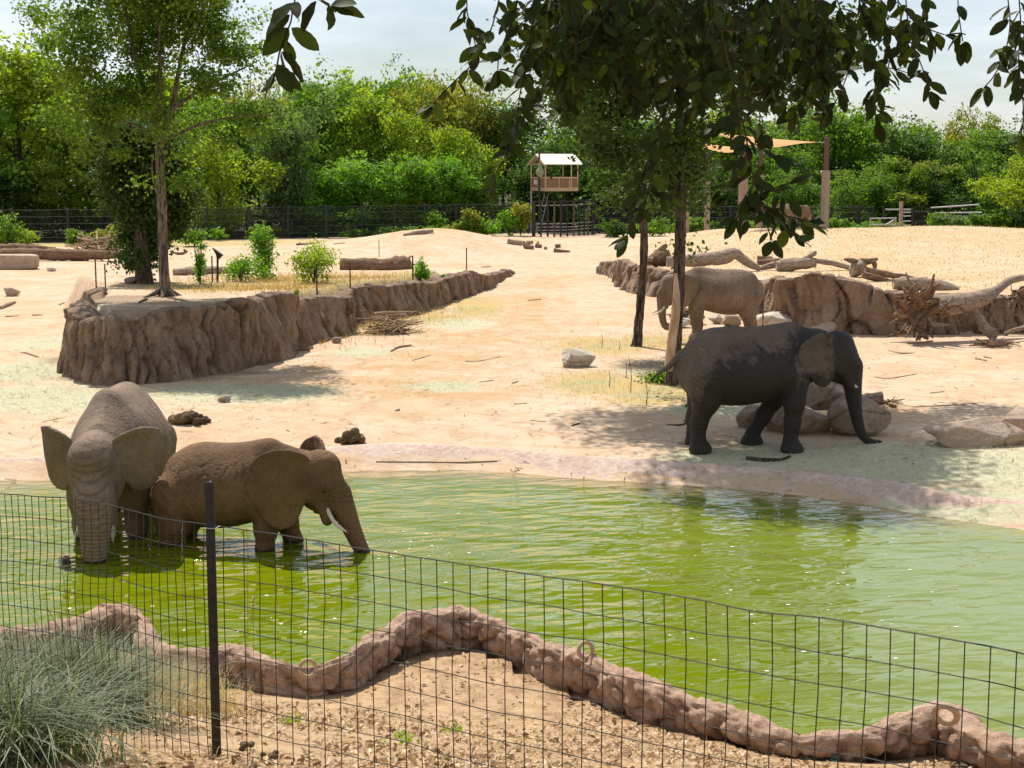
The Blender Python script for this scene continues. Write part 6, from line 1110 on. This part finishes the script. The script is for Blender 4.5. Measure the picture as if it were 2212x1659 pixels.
twig([(1165, -30), (1150, 60), (1138, 130), (1122, 210), (1114, 280), (1100, 330), (1075, 365), (1065, 395)], 4.2, .95, 2.4, .6); twig([(1230, -30), (1210, 60), (1160, 130), (1120, 160), (1085, 170)], 4.4, 1.0, 2, .6); twig([(1120, -20), (1110, 40), (1080, 110), (1075, 150)], 4.3, 1.0, 2, .6)
for i in range(105):
    u = 1185 + 590 * g.random(); v0 = -40 + 60 * g.random(); ln = 90 + 150 * g.random() ** 1.4; du = g.normal() * 40; twig([(u, v0), (u + du * .4, v0 + ln * .5), (u + du, v0 + ln)], 4.0 + 1.3 * g.random(), 1.05, 1.8, .8)
twig([(1480, -20), (1465, 120), (1440, 230), (1410, 320), (1385, 390), (1372, 440), (1362, 490), (1352, 515)], 4.1, .85, 2.4, .5); twig([(1440, 240), (1420, 330), (1400, 410), (1390, 450)], 4.2, .9, 1.8, .5, top=False)
twig([(1540, -20), (1570, 120), (1597, 230), (1612, 300), (1625, 370), (1640, 430), (1665, 465), (1685, 480)], 3.9, 1.15, 3.2, 1.1); twig([(1640, 430), (1665, 455), (1715, 470), (1745, 478)], 3.9, 1.3, 1.8, 1.0, top=False); twig([(1645, 440), (1655, 470), (1660, 500), (1668, 520)], 3.9, 1.4, 1.8, .9, top=False); twig([(1650, 450), (1700, 495), (1715, 510)], 3.8, 1.3, 1.6, .8, top=False)
twig([(1640, 420), (1690, 400), (1715, 395)], 3.9, 1.0, 1.6, .5, top=False); twig([(1632, 390), (1600, 440), (1590, 470)], 3.9, 1.0, 1.6, .5, top=False); twig([(1612, 300), (1660, 330), (1690, 345)], 3.9, .9, 1.6, .4, top=False); twig([(1600, 240), (1560, 265), (1540, 275)], 3.9, .8, 1.6, .3, top=False); twig([(1625, 370), (1590, 400), (1575, 420)], 3.9, .9, 1.6, .4, top=False)
twig([(1700, -20), (1690, 100), (1660, 180), (1640, 250), (1650, 290)], 4.3, .95, 2.2, .7); twig([(1760, -20), (1765, 100), (1745, 190), (1720, 240)], 4.4, 1.0, 2.2, .8); twig([(1800, -20), (1830, 60), (1838, 130), (1815, 200), (1790, 245)], 4.4, .95, 2.2, .7)
twig([(1850, -20), (1875, 70), (1890, 140), (1890, 210), (1892, 265)], 4.3, .95, 2.0, .6); twig([(1900, -20), (1915, 60), (1922, 130), (1900, 200)], 4.5, 1.0, 2.0, .7); twig([(1955, -20), (1965, 70), (1990, 140), (2010, 195)], 4.4, .85, 2.0, .5); twig([(1920, -30), (1960, 30), (2000, 60), (2040, 75)], 4.5, 1.1, 2.0, .8)
twig([(2068, -20), (2072, 40), (2080, 90)], 4.4, .7, 1.4, 0); twig([(1990, -20), (2000, 40), (2010, 80)], 4.6, 1.1, 1.6, .6); twig([(1850, -30), (1880, 30), (1930, 70), (1950, 110)], 4.6, 1.1, 1.6, .8)
twig([(2175, -20), (2182, 50), (2172, 110), (2150, 160), (2125, 190)], 4.2, .8, 2, .5); twig([(2200, -20), (2205, 60), (2200, 130), (2208, 200), (2212, 260), (2205, 290)], 4.1, .85, 2, .6); twig([(2230, 20), (2220, 120), (2190, 170), (2175, 150)], 4.3, .8, 1.8, .4)
put('twig', cat_geo([tube(a, r, 5, .03) for a, r in twigs]), MAT['barkd'], parent=ok, smooth=True, kind='stuff')
cv = np.array([l[0] for l in LV]); proj = (cv[:, 2] - CAMZ) ; du = 1106 + cv[:, 0] / cv[:, 1] * FPX
def leafM(l): T = unit(l[1]); N = l[2]; B = np.cross(N, T); return np.stack([T, B, N], 1)
vis = (du > 0) & (du < 2212) & (cv[:, 2] / 1.0 < CAMZ + .105 * cv[:, 1]); order = np.argsort(-np.where(vis, np.array([l[3] for l in LV]) / cv[:, 1], -1)); big = set(order[:300].tolist()); MV = {}
og = root_of(ok)
for k in range(6):
    for ci in range(6): me = mesh('leaf', OL[k][0], OL[k][1], True, col=np.tile(OC[ci], (len(OL[k][0]), 1))); me.materials.append(MAT['oak']); MV[k, OC[ci]] = me
gs, cs = [], []
for i, l in enumerate(LV):
    Mx = leafM(l)
    if i in big:
        o = bpy.data.objects.new('leaf', MV[l[4], l[5]]); COL.objects.link(o); o.parent = ok; m4 = Matrix.Identity(4)
        for a in range(3):
            for b_ in range(3): m4[a][b_] = float(Mx[a, b_] * l[3])
            m4[a][3] = float(l[0][a] - og[a])
        o.matrix_local = m4
    else: V0, F0 = OL[l[4]]; gs.append((V0 * l[3] @ Mx.T + l[0], [F0])); cs.append(np.tile(l[5], (len(V0), 1)))
put('foliage', cat_geo(gs), MAT['oak'], parent=ok, smooth=True, col=np.vstack(cs), kind='stuff')
V, F, c = crown(250, [(2.5, 3.5, 9.6, 2.4, 2.2, 1.3), (.4, 4.6, 9.2, 2.0, 1.8, 1.0), (3.6, 2.6, 10.2, 2.0, 2.0, 1.4)], 420, 16, .2, .065, [OC[0], OC[1], OC[2]], elong=.45); put('crown', (V, F), MAT['oak'], parent=ok, col=c, kind='stuff')

# ------------------------------------------------------------------ loose ground cover in the enclosure
def scatter(n, seed, mask, gx_, gy_):
    g = rng(seed); x = gx_[0] + (gx_[1] - gx_[0]) * g.random(n); y = gy_[0] + (gy_[1] - gy_[0]) * g.random(n); from_i = (np.clip(np.searchsorted(gx, x), 0, len(gx) - 1), np.clip(np.searchsorted(gy, y), 0, len(gy) - 1)); ok_ = g.random(n) < np.clip(mask[from_i], 0, 1) ; return np.c_[x, y, zf(x, y)][ok_]
p = scatter(26000, 301, hay * 1.1, (-14, 14), (26, 46)); lst = [blades(len(p), p, 0.0, .16, .012, 2.2, [(.33, .37, .22), (.45, .47, .31), (.56, .54, .38)], 302, .55, 2)]; ge, c = merge(lst); put('hay', ge, MAT['grassb'], base=(0, 34, 0), label='pale green hay strewn over the sand', cat='hay', kind='stuff', col=c)
p = scatter(26000, 303, dry, (-15, 9), (36, 62)); ge, c = merge([blades(len(p), p, 0.0, .16, .010, .9, [(.42, .29, .10), (.55, .40, .16), (.50, .34, .14), (.36, .30, .10)], 304, .7, 3)]); put('dry_grass', ge, MAT['grassb'], base=(0, 48, 0), label='dry yellow grass under the trees and on the raised bed', cat='grass', kind='stuff', col=c)
p = scatter(4200, 305, np.ones_like(hay) * (np.abs(GY - 45) < 50) * (bed < .1) * (lit < .1), (-16, 20), (28, 62)); g = rng(306); n = len(p); a = g.random(n) * 6.28; L_ = .02 + .13 * g.random(n) ** 3; d = np.c_[np.cos(a), np.sin(a), 0 * a]; sd = np.c_[-np.sin(a), np.cos(a), 0 * a]; w = .006 + .012 * g.random(n)
V = np.stack([p - d * L_[:, None] - sd * w[:, None], p + d * L_[:, None] - sd * w[:, None], p + d * L_[:, None] + sd * w[:, None], p - d * L_[:, None] + sd * w[:, None]], 1) + np.array([0, 0, .02]); cc = np.array([(.33, .22, .12), (.20, .125, .07), (.45, .33, .2)])[g.integers(0, 3, n)]
put('twig_debris', (V.reshape(-1, 3), np.arange(4 * n).reshape(n, 4)), MAT['litter'], base=(0, 40, 0), label='small broken twigs and chips strewn over the sand', cat='debris', kind='stuff', col=np.repeat(cc, 4, 0))
p = scatter(22000, 307, dry * .9, (3, 40), (54, 104)); ge, c = merge([blades(len(p), p, 0.0, .15, .035, 1.0, [(.40, .30, .13), (.50, .39, .19), (.34, .32, .15), (.28, .28, .12)], 308, .7, 2)]); put('dry_grass', ge, MAT['grassb'], base=(18, 75, 1.2), label='short dry grass over the terrace and its humps', cat='grass', kind='stuff', col=c)

mk2 = np.zeros_like(hay)
for u, v, rx, ry in [(560, 622, 2.2, 2.5), (640, 628, 2.2, 2.5), (720, 622, 2.2, 3), (790, 618, 2, 3), (860, 612, 1.6, 3), (610, 605, 2.5, 3), (740, 600, 2.5, 3)]:
    q = G(u, v); mk2 = np.maximum(mk2, np.exp(-((GX - q[0]) / rx) ** 2 - ((GY - q[1]) / ry) ** 2))
p = scatter(22000, 311, mk2, (-13, 0), (42, 72)); ge, c = merge([blades(len(p), p, 0.0, .24, .022, .8, [(.42, .25, .09), (.52, .34, .14), (.36, .20, .075), (.46, .36, .15)], 312, .7, 3)]); put('dry_grass', ge, MAT['grassb'], base=(-6, 56, 1.3), label='tall orange brown dry grass between the bushes of the raised bed', cat='grass', kind='stuff', col=c)
for u, v0, v1 in [(1316, 800, 836), (1352, 782, 816), (1362, 785, 848), (1358, 768, 800), (1396, 828, 876), (1300, 722, 752), (1338, 736, 756)]:
    b = G(u, v1); put('dry_reed', tube([b, [b[0] + .02, b[1], (b[2] + PD(u, v0, b[1])[2]) / 2], PD(u, v0, b[1])], [.012, .01, .006], 5), MAT['barkd'], base=b, label='thin dark dry reed standing in the yellow grass by the white boulder', cat='reed', group='dry reeds in the yellow grass')
shrub(1425, 826, 74, 20, PAL['mid'], 'low green weeds around the foot of the tree with peeling bark', 701, .09, 70)
shrub(1500, 880, 30, 12, PAL['fresh'], 'small green weed tuft behind the hind legs of the muddy elephant', 702, .08, 26)
